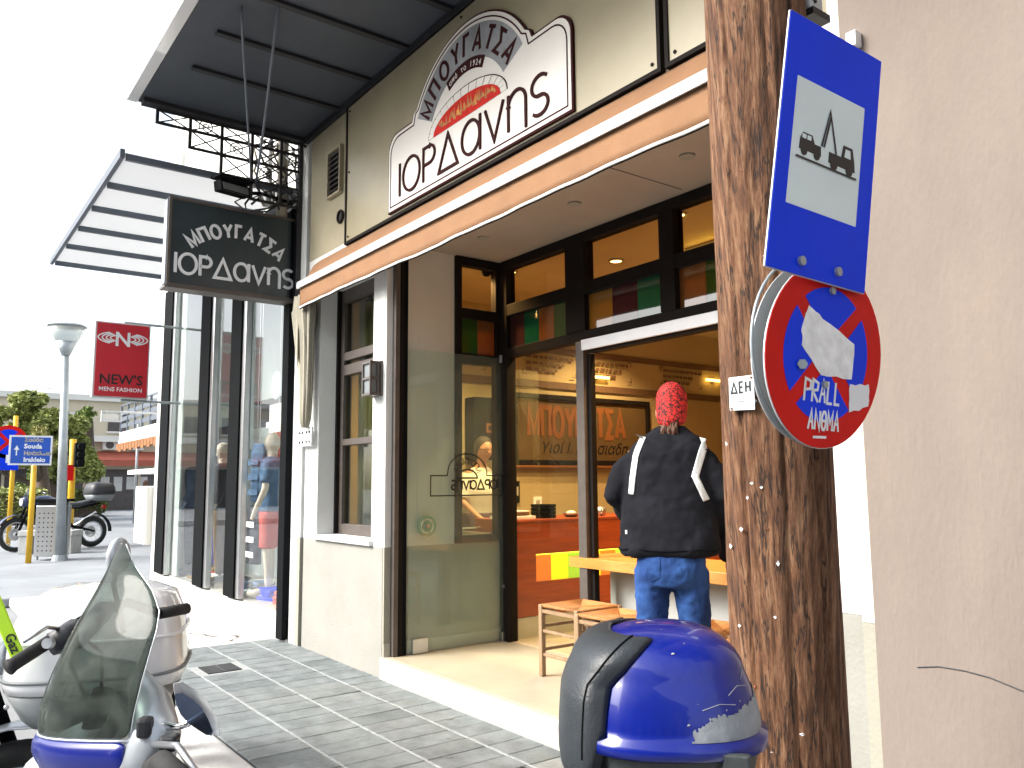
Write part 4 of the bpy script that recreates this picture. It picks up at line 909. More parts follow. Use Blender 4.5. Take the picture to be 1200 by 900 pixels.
# ================================================================== RIGHT PIER + TAUPE WALL
bx('pier', M['white'], sb, XR+.001, -1.62, YF-.002, YF+.3, .97, ZC+.2); bx('pier', M['white'], sb, -2.35, XR, YF-.002, YG-.05, .97, ZC)
bx('pier', M['dado'], sb, XR+.001, -1.62, YF-.002, YF+.3, -.1, .968); bx('pier', M['dado'], sb, -2.35, XR, YF-.003, YG-.05, -.1, .968)
nb = thing('neighbour_building', 'plain taupe rendered wall filling the right side', 'building', (0, 3.0, 0))
XN = -1.735
bx('wall', M['taupe'], nb, XN, 8, YF-.10, YF+.4, -.1, 14)
bx('edge_trim', M['inret'], nb, XN-.055, XN-.002, YF-.09, YF-.005, .96, 4.9); bx('edge_trim', M['dado2'], nb, XN-.055, XN-.002, YF-.09, YF-.005, -.1, .958)
bx('groove', M['grout'], nb, XN-.085, XN-.056, YF-.03, YF-.004, -.1, 4.9)
mb = MB(); pts = [on('y', YF-.102, u, v) for u, v in ((1075, 782), (1100, 781), (1130, 786), (1160, 794), (1199, 810))]
mb.tube(pts, .0022, 5); mb.build('scratch', M['grout'], nb)
cl = thing('wall_clip', 'small white bracket high on the edge of the taupe wall', 'bracket', (-1.7, 2.96, 3.3)); p = on('y', YF-.13, 1000, 47); bx('plate', M['whitepaint'], cl, p.x-.02, p.x+.02, YF-.15, YF-.105, p.z-.03, p.z+.03)
# ================================================================== WOODEN POLE
wp = thing('wooden_pole', 'weathered brown wooden utility pole in the foreground', 'utility pole', (-1.34, 1.88, 0))
pb0 = at(929, 905, 2.10); pt0 = at(882, -40, 2.10)
def pole_c(z): t = (z-pb0.z)/(pt0.z-pb0.z); return pb0.lerp(pt0, t)
mb = MB(); rings = []; NZ = 160; NA = 144
for k in range(NZ+1):
    z = -.1 + 6.6*k/NZ; c = pole_c(z); r = .150 - .0105*z
    rg = []
    for a in range(NA):
        th = 2*math.pi*a/NA; 
        d = .006*noise.noise(Vector((math.cos(th)*3, math.sin(th)*3, z*.8))) + .004*noise.noise(Vector((math.cos(th)*14, math.sin(th)*14, z*1.2)))
        for ca, wd, dp in ((-2.30+.05*math.sin(z*2), .05, .020), (-.80+.04*math.sin(z*3+1), .035, .012), (-1.55+.06*math.sin(z*1.4+2), .035, .014), (-.2+.05*math.sin(z*2.2), .04, .012)):
            q = (th-2*math.pi-ca+math.pi) % (2*math.pi)-math.pi
            d -= dp*math.exp(-(q/wd)**2)*(.4+.6*(noise.noise(Vector((ca, 0, z*1.5)))+.5))
        rg.append(Vector((c.x+(r+d)*math.cos(th), c.y+(r+d)*math.sin(th), z)))
    rings.append(rg)
mb.loft(rings); mb.build('post', M['pole'], wp, smooth=True)
rr = random.Random(4)
def on_pole(u, v, off=0):
    # point on the pole surface along the photo ray
    d = ray(u, v); t = 0; 
    for k in range(400):
        t = (1.2 + .005*k)/F_PX; p = CAM+d*t; c = pole_c(p.z)
        if (Vector((p.x, p.y))-Vector((c.x, c.y))).length < .150-.0105*p.z+off: return p
    return p
nl = [(893, 571), (882, 566), (877, 583), (858, 640), (905, 882), (868, 733), (909, 723), (912, 660), (866, 465), (864, 470), (853, 520), (885, 470), (898, 300), (870, 620), (940, 860)]
for i, (u, v) in enumerate(nl):
    p = on_pole(u, v, .002); c = pole_c(p.z); nrm = Vector((p.x-c.x, p.y-c.y, 0)).normalized(); tn = Vector((-nrm.y, nrm.x, 0)); a = rr.uniform(.004, .009); b = rr.uniform(.003, .007)
    MB().face([p+nrm*.003-tn*a, p+nrm*.004+Vector((0, 0, -b)), p+nrm*.003+tn*a*.8, p+nrm*.007+Vector((.001, 0, b))]).build('paper_scrap', M['paper'], wp, thick=.002)
rust = mat('rust', (.2, .07, .03), .8, var=.3)
for u, v in ((878, 540), (903, 700), (870, 200), (900, 620), (885, 805)):
    p = on_pole(u, v, .003); MB().ell(p, .004, .004, .004, 8, 5).build('nail', rust, wp)
# ΔΕΗ tag
tg = thing('pole_tag', 'small white metal tag with three Greek letters nailed to the pole', 'tag', on_pole(870, 460))
p = on_pole(870, 460, .006); c = pole_c(p.z); nrm = Vector((p.x-c.x, p.y-c.y, 0)).normalized(); ux = Vector((-nrm.y, nrm.x, 0))
if ux.dot(Vector((.8, .6, 0))) < 0: ux = -ux
ft = frame(p+nrm*.002, ux, (0, 0, 1))
MB().prism([(-.036, -.042), (.036, -.045), (.036, .040), (-.036, .040)], ft, 0, .002).build('plate', M['signpale'], tg)
letters('ΔΕΗ', ft, -.029, .0, .026, .005, .008, tg, M['ink'], th=.001, wide=.72, lift=.0021)
mb = MB(); ribbon(mb, [(-.02, -.022), (.016, -.022)], .0015, ft, .002, .003); mb.build('line', M['ink'], tg)
for a, b in ((-.03, -.038), (.03, .034)): MB().disc(ft(a, b, .003), nrm, .003, .003, 8).build('nail', rust, tg)
# ------------------------------------------------------------------ tow-away sign
# the four corners of a parallelogram seen along known rays fix its depths
r1, r2, r3, r4 = [ray(u, v)/F_PX for u, v in ((926, 10), (1033, 72), (1013, 345), (896, 312))]
K = Matrix((r2, -r3, r4)).transposed().inverted() @ r1      # r1 = a r2 - b r3 + c r4
D0 = 1.90
TL, TR, BL = CAM+r1*D0, CAM+r2*D0*K[0], CAM+r4*D0*K[2]
ux = (TR-TL).normalized(); uy = (TL-BL); Hh = uy.length; W = (TR-TL).length; print('sign', W, Hh, ux.dot(uy.normalized()), TL, TR, BL)
uy = uy.normalized()
nz_ = ux.cross(uy)
ts = thing('tow_sign', 'blue rectangular tow away sign with truck pictogram on the pole', 'traffic sign', TL)
ftw = frame(BL, ux, uy)
def rrect(x0, y0, x1, y1, r, n=4):
    P = []
    for cx, cy, a in ((x1-r, y1-r, 0), (x0+r, y1-r, 90), (x0+r, y0+r, 180), (x1-r, y0+r, 270)): P += [(cx+r*math.cos(R_(a+90*k/n)), cy+r*math.sin(R_(a+90*k/n))) for k in range(n+1)]
    return P
MB().prism(rrect(0, -.0, W, Hh, .004), ftw, -.004, -.0005).build('plate', M['aluback'], ts)
MB().prism(rrect(.003, .002, W-.002, Hh-.002, .004), ftw, 0, .0012).build('face', M['signblue'], ts)
x0, x1, y0, y1 = .105*W+.008, W*.84, Hh*.255, Hh*.755
MB().prism(rrect(x0, y0, x1, y1, .002), ftw, .0014, .0022).build('inner_panel', M['signpale'], ts)
pw = x1-x0; fpz = lambda a, b, c=0: ftw(x0+a*pw, y0+b*pw, c)
def pic(pts, nm='pictogram', lv=.0024): MB().prism(pts, fpz, lv, lv+.0006).build(nm, M['ink'], ts)
pic([(.10, .52), (.105, .62), (.14, .68), (.27, .68), (.31, .61), (.40, .61), (.41, .52)], 'towed_car')
for cx in (.17, .35): pic([(cx+.045*math.cos(a*.45), .515+.045*math.sin(a*.45)) for a in range(14)], 'wheel', .0031)
for a in ((.13, .625, .185, .665), (.20, .625, .255, .665)): MB().prism([(a[0], a[1]), (a[2], a[1]), (a[2], a[3]), (a[0], a[3])], fpz, .0031, .0035).build('car_window', M['signpale'], ts)
pic([(.52, .50), (.52, .60), (.70, .60), (.72, .72), (.86, .72), (.90, .60), (.92, .50)], 'tow_truck')
MB().prism([(.745, .61), (.84, .61), (.825, .69), (.755, .69)], fpz, .0031, .0035).build('truck_window', M['signpale'], ts)
for cx in (.60, .83): pic([(cx+.052*math.cos(a*.45), .495+.052*math.sin(a*.45)) for a in range(14)], 'wheel', .0031)
mb = MB()
for s_ in ([(.405, .62), (.49, .98), (.62, .60)], [(.44, .62), (.505, .93)]): ribbon(mb, s_, .022, fpz, .0037, .0042)
mb.build('crane_jib', M['ink'], ts)
mb = MB(); ribbon(mb, [(.06, .44), (.94, .44)], .018, fpz, .0045, .005); mb.build('road_line', M['ink'], ts)
# ------------------------------------------------------------------ round no-stopping sign
RC = at(960, 416, 1.93) ; 
rs = thing('no_stopping_sign', 'round red and blue no stopping sign with torn stickers', 'traffic sign', RC)
uxr = (ux*1 + Vector((0, 0, 0))).normalized(); uyr = (uy + Vector((0, 0, 0))).normalized()
frn = frame(RC + nz_*.02, uxr, uyr); RR = .226
circ = lambda r, a0=0, a1=360, n=56: [(r*math.cos(R_(a0+(a1-a0)*k/n)), r*math.sin(R_(a0+(a1-a0)*k/n))) for k in range(n)]
MB().prism(circ(RR), frn, -.004, -.0005).build('plate', M['aluback'], rs)
MB().prism(circ(RR-.002), frn, 0, .0012).build('red_face', M['signred'], rs)
for k in range(4):
    a0, a1 = 45+90*k+6.5, 135+90*k-6.5
    q0 = math.hypot(.02, .02); am = R_(90+90*k)
    P = [(.032*math.cos(am), .032*math.sin(am))] + [(.163*math.cos(R_(a0+(a1-a0)*j/14)), .163*math.sin(R_(a0+(a1-a0)*j/14))) for j in range(15)]
    MB().prism(P, frn, .0013, .002).build('blue_sector', M['signblue'], rs)
def torn(name, pts, lab, m=M['paper'], lv=.0024):
    rr = random.Random(len(name)+len(pts)); P = []
    for (a, b), (c_, d_) in zip(pts, pts[1:]+pts[:1]):
        for t in (0, .25, .5, .75): P.append((a+(c_-a)*t+rr.uniform(-.003, .003), b+(d_-b)*t+rr.uniform(-.004, .004)))
    return MB().prism(P, frn, lv, lv+.0012).build(name, m, rs, label=lab)
torn('torn_sticker', [(-.105, .055), (-.085, .108), (-.03, .085), (.105, .035), (.10, -.055), (-.02, -.05), (-.10, .01)], 'torn white sticker over the middle')
torn('small_sticker', [(.098, -.065), (.178, -.055), (.180, -.115), (.10, -.13)], 'small white square sticker', M['signwhite'])
# scrawl
def scrawl(words, x, y, h, rows=None):
    mb = MB(); cx = x
    G = {'P': [[(0, 0), (0, 1), (.5, .9), (.5, .55), (0, .5)]], 'R': [[(0, 0), (0, 1), (.5, .85), (.45, .55), (0, .5), (.55, 0)]], 'A': [[(0, 0), (.25, 1), (.5, 0)], [(.1, .4), (.4, .4)]], 'L': [[(0, 1), (0, 0), (.45, 0)]],
         'N': [[(0, 0), (0, 1), (.5, 0), (.5, 1)]], 'Θ': [arc(.25, .5, .25, .5, 0, 360, 10), [(.05, .5), (.45, .5)]], 'M': [[(0, 0), (0, 1), (.25, .4), (.5, 1), (.5, 0)]]}
    for ch in words:
        for s_ in G[ch]: CNT[0] += 1; ribbon(mb, [(cx+a*h*.8, y+b*h) for a, b in s_], .0065, frn, .0022, .0030+.00002*(CNT[0] % 20))
        cx += h*.56
    mb.build('scrawl', M['signwhite'], rs)
scrawl('PRALL', -.075, -.118, .052); scrawl('ANΘMA', -.052, -.182, .044)
mb = MB(); ribbon(mb, [(-.03, -.2), (.02, -.198)], .006, frn, .0022, .003); mb.build('scrawl', M['signwhite'], rs)
for a, b in ((-.005, .205), (-.005, -.075), (-.004, .155)): MB().disc(frn(a, b, .005), nz_, .009, .008, 10).build('bolt', M['lamppost'], rs)
for a in (.12, .26): MB().disc(ftw(a, .035, .005), nz_, .011, .010, 10).build('bolt', M['lamppost'], ts)
# back plate of the sign facing the other way
rb = thing('round_sign_back', 'round grey sign back peeking out behind the no stopping sign', 'traffic sign', RC)
frb = frame(RC + nz_*-.016 - ux*.004 + uy*.01, uxr, uyr)
MB().prism(circ(.222), frb, -.003, .0).build('plate', M['aluback'], rb)
MB().ring(frb(0, 0, 0), nz_, .225, .004, 48, 6).build('rim', M['lamppost'], rb, smooth=True)
bk = thing('sign_mast', 'thin grey mounting strap holding the traffic signs to the pole', 'bracket', RC)
for k, (t_) in enumerate((Hh*.9, Hh*.3, -.2)):
    p0 = ftw(W*.45, t_, -.006); c = pole_c(p0.z); MB().tube([p0, Vector((c.x, c.y, p0.z))], .012, 6).build('arm', M['lamppost'], bk)
ib = thing('cable_insulator', 'small white plastic cable junction on the pole above the blue sign', 'junction box', at(943, 5, 2.2))
c = at(945, 3, 2.12); bx('box', M['aluback'], ib, c.x-.03, c.x+.03, c.y-.03, c.y+.03, c.z-.04, c.z+.07, bevel=.008)
for dz in (-.015, .01, .035): MB().disc(c+Vector((.031, -.01, dz)), (1, 0, 0), .006, .004, 8).build('hole', M['ink'], ib)
bx('clip', M['ink'], ib, c.x-.02, c.x+.04, c.y-.035, c.y+.04, c.z-.06, c.z-.041)
# ================================================================== TABLE AND STOOLS
tb = thing('table', 'long orange pine table with grey panel just inside the opening', 'table', (-3.9, 4.0, ZF))
tA = on('z', .93, 667, 652); tB = Vector((-1.95, tA.y-.06, .93)); d_ = (tB-tA); d_.z = 0; d_.normalize(); nrm2 = Vector((-d_.y, d_.x, 0)); Lt = (tB-tA).length
ctr = tA+d_*Lt/2
MB().obox(ctr+nrm2*.32+Vector((0, 0, -.038)), d_*Lt/2, nrm2*.32, (0, 0, .038)).build('tabletop', M['table'], tb, bevel=.004)
MB().obox(ctr+d_*.1+nrm2*.30+Vector((0, 0, -.42)), d_*(Lt/2-.12), nrm2*.02, (0, 0, .343)).build('panel', M['grey'], tb)
for k in (.14, Lt/2, Lt-.1): MB().obox(tA+d_*k+nrm2*.42+Vector((0, 0, -.42)), d_*.04, nrm2*.09, (0, 0, .342)).build('leg', M['grey'], tb, bevel=.003)
a_t = thing('ashtray', 'black ashtray on the orange table left of the man', 'ashtray', tA+d_*.42+nrm2*.3)
p = tA+d_*.42+nrm2*.34; MB().loft([[(p.x+r*math.cos(k*.3927), p.y+r*math.sin(k*.3927), z) for k in range(16)] for r, z in ((.06, .931), (.075, .96), (.06, .96), (.05, .94))]).build('bowl', M['black'], a_t, smooth=False)
def make_stool():
    t = thing('stool', 'rush seat stool nearest the shop corner in front of the table', 'stool', (0, 0, ZF), 'rush seat stools in front of the table')
    h = .47; s_ = .19
    for i, (a, b) in enumerate(((-1, -1), (1, -1), (1, 1), (-1, 1))): bx('leg', M['stoolwood'], t, a*s_-.019, a*s_+.019, b*s_-.019, b*s_+.019, ZF, ZF+h+.02, bevel=.006, local=False)
    for z in (.14, .30):
        for (x0, x1, y0, y1) in ((-s_+.019, s_-.019, -s_-.01, -s_+.01), (-s_+.019, s_-.019, s_-.01, s_+.01)): bx('stretcher', M['stoolwood'], t, x0, x1, y0, y1, ZF+z, ZF+z+.022, bevel=.005)
        for (x0, x1, y0, y1) in ((-s_-.01, -s_+.01, -s_+.019, s_-.019), (s_-.01, s_+.01, -s_+.019, s_-.019)): bx('stretcher', M['stoolwood'], t, x0, x1, y0, y1, ZF+z+.03, ZF+z+.052, bevel=.005)
    for q in ((-s_, s_, -s_-.012, -s_+.012), (-s_, s_, s_-.012, s_+.012), (-s_-.012, -s_+.012, -s_, s_), (s_-.012, s_+.012, -s_, s_)): bx('seat_rail', M['stoolwood'], t, q[0], q[1], q[2], q[3], ZF+h-.035, ZF+h-.012)
    # rush seat: four triangles of cords meeting in the middle, ridged
    mb = MB(); e = s_+.005
    for k in range(4):
        ca, sa = math.cos(k*math.pi/2), math.sin(k*math.pi/2)
        for j in range(9):
            y = -e+ e*j/9+.005; hw = e*(1-j/9.5); z = ZF+h+.012-.010*math.sin(j/9*1.5)
            c0 = Vector((ca*-hw-sa*y, sa*-hw+ca*y, z)); c1 = Vector((ca*hw-sa*y, sa*hw+ca*y, z))
            mb.tube([c0, c1], .0115, 6)
    o = mb.build('woven_seat', M['rush'], t, smooth=True)
    return t
s0 = make_stool()
KID = KIDS
specs = [((-4.43, 3.86), 0, None), ((-3.95, 3.78), .05, 'rush seat stool partly hidden behind the first one and the man'), ((-3.22, 3.9), .1, 'rush seat stool just behind the man at the table'), ((-2.78, 3.62), -.05, 'rush seat stool right of the man, nearest the wooden pole'), ((-2.45, 3.45), 0, 'rush seat stool farthest right, mostly behind the wooden pole')]
for i, ((x, y), rz, lab) in enumerate(specs):
    o = s0 if i == 0 else copy_tree(s0)
    o.location.x = x; o.location.y = y; o.rotation_euler.z = rz
    if lab: o['label'] = lab
# ================================================================== PEOPLE
def ellr(c, a, b, ax, fw, n=20, sq=1.0):
    r = []
    for k in range(n):
        t = 2*math.pi*k/n; ct, st = math.cos(t), math.sin(t)
        r.append(Vector(c) + Vector(ax)*a*math.copysign(abs(ct)**sq, ct) + Vector(fw)*b*math.copysign(abs(st)**sq, st))
    return r
# --- man seen from behind (local frame: +x image right, +y forward, z up)
mn = thing('person', 'man in black jacket, jeans and red bandana standing at the table', 'person', (-3.26, 3.52, ZF), None, 0)
mn.rotation_euler.z = math.atan2(.58, .815)
X_, Y_ = Vector((1, 0, 0)), Vector((0, 1, 0))
mb = MB()   # body: legs, torso, neck, head, arms in one surface
mb.loft([ellr((cx, cy, z), a, b, X_, Y_) for z, cx, cy, a, b in ((.80, .01, -.02, .17, .12), (.95, .01, -.02, .175, .125), (1.15, .0, 0, .15, .11), (1.40, .0, .03, .17, .11), (1.54, .0, .05, .13, .08), (1.60, .01, .06, .10, .08), (1.66, .02, .07, .06, .06), (1.72, .025, .08, .055, .058))])
mb.ell((.03, .10, 1.78), .076, .098, .118)
for s_, hip in ((-1, -.09), (1, .10)):
    mb.tube([(hip, -.02, .86), (hip+s_*.025, .0, .48), (hip+s_*.03, -.03, .10)], [.09, .062, .045], 12); mb.tube([(hip+s_*.03, -.05, .05), (hip+s_*.045, .08, .045), (hip+s_*.05, .17, .03)], [.045, .045, .03], 10)
AL = [(-.20, .05, 1.52), (-.305, .04, 1.27), (-.24, .24, 1.06), (-.19, .33, .98)]
AR = [(.21, .05, 1.52), (.30, .03, 1.25), (.315, .17, .98), (.32, .25, .86)]
for A in (AL, AR): mb.tube(A, [.03, .040, .034, .028], 12)
mb.build('body', M['skin'], mn, smooth=True, local=True, remesh=.012)
def hand(parent, base, dirv, up, side, m=M['skin'], curl=.6):
    D = Vector(dirv).normalized(); U = Vector(up); U = (U-D*U.dot(D)).normalized(); S = D.cross(U)*side
    mb = MB(); P = Vector(base)
    mb.loft([ellr(P+D*k, a, b, S, U, 12, .8) for k, a, b in ((-.01, .028, .021), (.03, .038, .018), (.075, .042, .014), (.09, .038, .012))])
    for i, (o, L_) in enumerate(((-.031, .062), (-.011, .075), (.011, .070), (.030, .055))):
        q = P+D*.085+S*o; sp = o*.35
        mb.tube([q-D*.02, q+D*L_*.4+S*sp*.4-U*.008*curl, q+D*L_*.75+S*sp*.7-U*.028*curl, q+D*L_*.95+S*sp-U*.052*curl], [.0095, .009, .008, .0065], 8)
    q = P+D*.02-S*.034; mb.tube([q+S*.012, q+D*.03-S*.022-U*.005, q+D*.06-S*.03-U*.018*curl], [.013, .010, .008], 8)
    return mb.build('hand', m, parent, smooth=True, local=True, remesh=.0045)
hand(mn, (-.19, .33, .98), (.35, .9, -.25), (0, 0, 1), 1); hand(mn, (.32, .25, .865), (.08, .85, -.5), (0, .2, 1), -1, curl=.9)
# head wear
mb = MB(); hc = Vector((.03, .085, 1.80))
mb.loft([ellr(hc+Vector((0, dy, dz)), a, b, X_, Y_, 24) for dz, dy, a, b in ((-.14, -.045, .055, .05), (-.12, -.045, .082, .07), (-.08, -.03, .089, .085), (-.03, -.01, .092, .10), (.02, .0, .094, .107), (.06, 0, .088, .103), (.095, -.005, .068, .083), (.118, -.01, .038, .05), (.124, -.01, .012, .015))])
bn = mb.build('bandana', M['bandana'], mn, smooth=True, local=True, sub=1)
MB().ell(hc+Vector((-.02, -.10, -.125)), .028, .022, .03, 12, 8).build('bandana_knot', M['bandana'], mn, smooth=True, local=True)
mb = MB(); rr = random.Random(9)
for k in range(26):
    a = rr.uniform(-.035, .035); mb.tube([hc+Vector((a, -.075+rr.uniform(-.02, .02), -.10)), hc+Vector((a*1.2-.01, -.115+rr.uniform(-.015, .01), -.17)), hc+Vector((a*1.1-.01+rr.uniform(-.02, .02), -.11, -.205-rr.uniform(0, .045)))], [.008, .009, .002], 5)
mb.build('hair', M['hair'], mn, smooth=True, local=True)
MB().ell(hc+Vector((-.09, .03, -.055)), .012, .022, .032, 10, 6).build('ear', M['skin'], mn, smooth=True, local=True)
mb = MB(); mb.tube([hc+Vector((-.094, .03, -.03)), hc+Vector((-.098, .12, -.03))], .003, 6); mb.ring(hc+Vector((-.06, .125, -.035)), (.4, 1, 0), .024, .003, 18, 6); mb.build('glasses', M['ink'], mn, smooth=True, local=True)
MB().ell(hc+Vector((-.02, .118, -.065)), .05, .03, .065, 12, 8).build('face', M['skin'], mn, smooth=True, local=True)
# jacket
mb = MB()
mb.loft([ellr((cx, cy, z), a, b, X_, Y_, 28, .85) for z, cx, cy, a, b in ((.925, .0, -.01, .275, .165), (.96, .0, -.01, .285, .175), (1.10, -.0, -.0, .272, .165), (1.25, -.0, .015, .252, .155), (1.40, .0, .03, .248, .160), (1.52, .005, .04, .238, .145), (1.585, .01, .05, .19, .115), (1.625, .015, .06, .12, .09), (1.665, .02, .065, .085, .08))])
for A, s_ in ((AL, -1), (AR, 1)):
    sh = [Vector(A[0])+Vector((-s_*.035, 0, -.035)), Vector(A[0]).lerp(Vector(A[1]), .5)+Vector((s_*.012, -.01, 0)), Vector(A[1])+Vector((s_*.01, -.015, 0)), Vector(A[1]).lerp(Vector(A[2]), .55), Vector(A[2]).lerp(Vector(A[3]), .7)]
    mb.tube(sh, [.074, .074, .064, .058, .048 if s_ < 0 else .058], 16)
jk = mb.build('jacket', M['jacket'], mn, smooth=True, local=True, remesh=.014)
tx = bpy.data.textures.new('folds', 'CLOUDS'); tx.noise_scale = .13; tx.noise_depth = 2
dm = jk.modifiers.new('d', 'DISPLACE'); dm.texture = tx; dm.strength = .030; dm.mid_level = .5; dm.texture_coords = 'LOCAL'
tx3 = bpy.data.textures.new('creases', 'CLOUDS'); tx3.noise_scale = .045; tx3.noise_depth = 3; dm = jk.modifiers.new('d2', 'DISPLACE'); dm.texture = tx3; dm.strength = .012; dm.mid_level = .5
def tape(name, P, wd):
    mb = MB(); L_ = []
    for i, p in enumerate(P):
        p = Vector(p); t = (Vector(P[min(i+1, len(P)-1)])-Vector(P[max(0, i-1)])).normalized(); n_ = Vector((0, -1, 0)); s__ = t.cross(n_).normalized()
        L_.append([p-s__*wd*.5+s__*wd*k/4 for k in range(5)])
    mb.loft(L_, closed=False); o = mb.build(name, M['reflect'], mn, local=True, smooth=True)
    m = o.modifiers.new('s', 'SHRINKWRAP'); m.target = jk; m.wrap_method = 'PROJECT'; m.use_project_y = True; m.use_positive_direction = True; m.use_negative_direction = True; m.use_project_z = False; m.use_project_x = False; m.offset = .004
    m = o.modifiers.new('t', 'SOLIDIFY'); m.thickness = .002; m.offset = 1
    return o
def dense(P, n=10):
    out = []
    for a, b in zip(P, P[1:]):
        for k in range(n): out.append(Vector(a).lerp(Vector(b), k/n))
    return out+[Vector(P[-1])]
tape('reflective_stripe', dense([(-.125, -.2, 1.60), (-.165, -.2, 1.48), (-.195, -.2, 1.27)]), .036)
tape('reflective_stripe', dense([(.225, -.2, 1.575), (.165, -.2, 1.36)]), .038); tape('reflective_stripe', dense([(.165, -.2, 1.375), (.222, -.2, 1.235)]), .034)
for z_, a_, b_ in ((.965, .285, .176),): MB().tube([Vector((.0+a_*math.copysign(abs(math.cos(q))**.85, math.cos(q)), -.01+b_*math.copysign(abs(math.sin(q))**.85, math.sin(q)), z_+.004*math.sin(q*5))) for q in [2*math.pi*k/40 for k in range(41)]], .0035, 5).build('hem_seam', M['black'], mn, local=True, smooth=True)
MB().obox((-.222, -.125, 1.06), (.006, 0, 0), (0, .002, 0), (0, 0, .011)).build('label', M['reflect'], mn, local=True)
# jeans
mb = MB()
mb.loft([ellr((cx, cy, z), a, b, X_, Y_, 24, .9) for z, cx, cy, a, b in ((.76, .01, -.02, .175, .135), (.84, .01, -.03, .195, .15), (.95, .01, -.02, .19, .14), (1.02, .01, -.01, .175, .13))])
for s_, hip in ((-1, -.09), (1, .11)):
    mb.tube([(hip, -.02, .84), (hip+s_*.015, -.01, .66), (hip+s_*.025, .005, .48), (hip+s_*.03, -.02, .28), (hip+s_*.03, -.03, .08)], [.108, .096, .080, .076, .078], 16)
jn = mb.build('jeans', M['jeans'], mn, smooth=True, local=True, remesh=.012)
tx2 = bpy.data.textures.new('folds2', 'CLOUDS'); tx2.noise_scale = .06; tx2.noise_depth = 3; dm = jn.modifiers.new('d', 'DISPLACE'); dm.texture = tx2; dm.strength = .022; dm.mid_level = .5
for s_ in (-1, 1):
    o = MB().face([(.01+s_*.04, -.3, .93), (.01+s_*.15, -.3, .92), (.01+s_*.145, -.3, .82), (.01+s_*.095, -.3, .79), (.01+s_*.045, -.3, .82)]).build('pocket', M['jeans'], mn, local=True)
    m = o.modifiers.new('u', 'SUBSURF'); m.subdivision_type = 'SIMPLE'; m.levels = 4; m.render_levels = 4
    m = o.modifiers.new('s', 'SHRINKWRAP'); m.target = jn; m.wrap_method = 'PROJECT'; m.use_project_y = True; m.use_project_x = False; m.use_project_z = False; m.offset = .004; m.use_positive_direction = True
for s_ in (-1, 1): MB().loft([ellr((.01+s_*.13, y, .045), a, .045, X_, Vector((0, 0, 1)), 12) for y, a in ((-.10, .03), (-.07, .045), (.05, .05), (.15, .048), (.2, .025))]).build('shoe', M['black'], mn, local=True, smooth=True)
# --- woman behind the side window
wm = thing('person', 'woman in white t-shirt and plum apron working behind the side window', 'person', (-6.83, 4.72, ZF))
hp = at(566, 528, 8.0)
wm.location = (on('y', 4.75, 562, 528).x, 4.75, ZF)
wz = on('y', 4.75, 566, 528).z - ZF   # head height
wm.rotation_euler.z = R_(-92)           # local +y = facing
s_w = wz/1.60
wm.scale = (s_w, s_w, s_w)
mb = MB()
mb.loft([ellr((0, cy, z), a, b, X_, Y_) for z, cy, a, b in ((.80, -.03, .16, .12), (.95, -.03, .165, .125), (1.1, 0, .13, .105), (1.28, .02, .17, .12), (1.40, .0, .16, .09), (1.43, .02, .08, .065), (1.48, .04, .05, .05), (1.54, .06, .05, .05))])
mb.ell((0, .09, 1.60), .072, .092, .11, rot=Matrix.Rotation(R_(-25), 3, 'X'))
mb.ell((0, .185, 1.575), .012, .018, .022, 8, 6)
for s_ in (-1, 1):
    mb.tube([(s_*.08, -.03, .86), (s_*.09, 0, .48), (s_*.09, -.03, .06)], [.09, .06, .04], 12); mb.tube([(s_*.09, -.04, .04), (s_*.095, .12, .03)], [.04, .03], 10)
    mb.tube([(s_*.17, .0, 1.36), (s_*.23, .03, 1.12), (s_*.16, .24, .96), (s_*.13, .30, .93)], [.046, .038, .028, .024], 12)
mb.build('body', M['skin'], wm, smooth=True, local=True, remesh=.012)
for s_ in (-1, 1): hand(wm, (s_*.13, .30, .93), (-s_*.2, .9, -.2), (0, 0, 1), s_)
mb = MB()
mb.loft([ellr((0, cy, z), a, b, X_, Y_, 24, .9) for z, cy, a, b in ((.95, -.02, .185, .15), (1.05, 0, .17, .14), (1.2, .02, .185, .15), (1.33, .01, .185, .125), (1.41, .01, .12, .085), (1.44, .02, .08, .07))])
for s_ in (-1, 1): mb.tube([(s_*.14, .0, 1.36), (s_*.215, .015, 1.2), (s_*.225, .03, 1.13)], [.075, .07, .062], 14)
mb.build('t_shirt', M['tshirt'], wm, smooth=True, local=True, remesh=.014)
MB().loft([ellr((0, cy, z), a, b, X_, Y_, 24, .9) for z, cy, a, b in ((.45, -.0, .23, .2), (.75, -.02, .215, .18), (.98, -.02, .195, .16), (1.0, -.01, .18, .145))]).build('apron', M['apron'], wm, smooth=True, local=True)
mb = MB(); mb.loft([ellr((0, .07+dy, 1.63+dz), a, b, X_, Y_, 20) for dz, dy, a, b in ((-.10, -.05, .05, .045), (-.05, -.03, .083, .08), (.02, -.01, .090, .10), (.07, .0, .078, .09), (.105, .0, .045, .05), (.112, 0, .01, .01))]); mb.build('hair', M['hairg'], wm, smooth=True, local=True, sub=1)
mb = MB()
for s_ in (-1, 1): mb.ring((s_*.034, .182, 1.60), (0, 1, -.3), .022, .003, 18, 6); mb.tube([(s_*.056, .18, 1.605), (s_*.078, .08, 1.615)], .003, 6)
mb.build('glasses', M['ink'], wm, smooth=True, local=True)
for s_ in (-1, 1): MB().ell((s_*.03, .168, 1.605), .010, .008, .007, 8, 6).build('eye', M['ink'], wm, local=True, smooth=True)
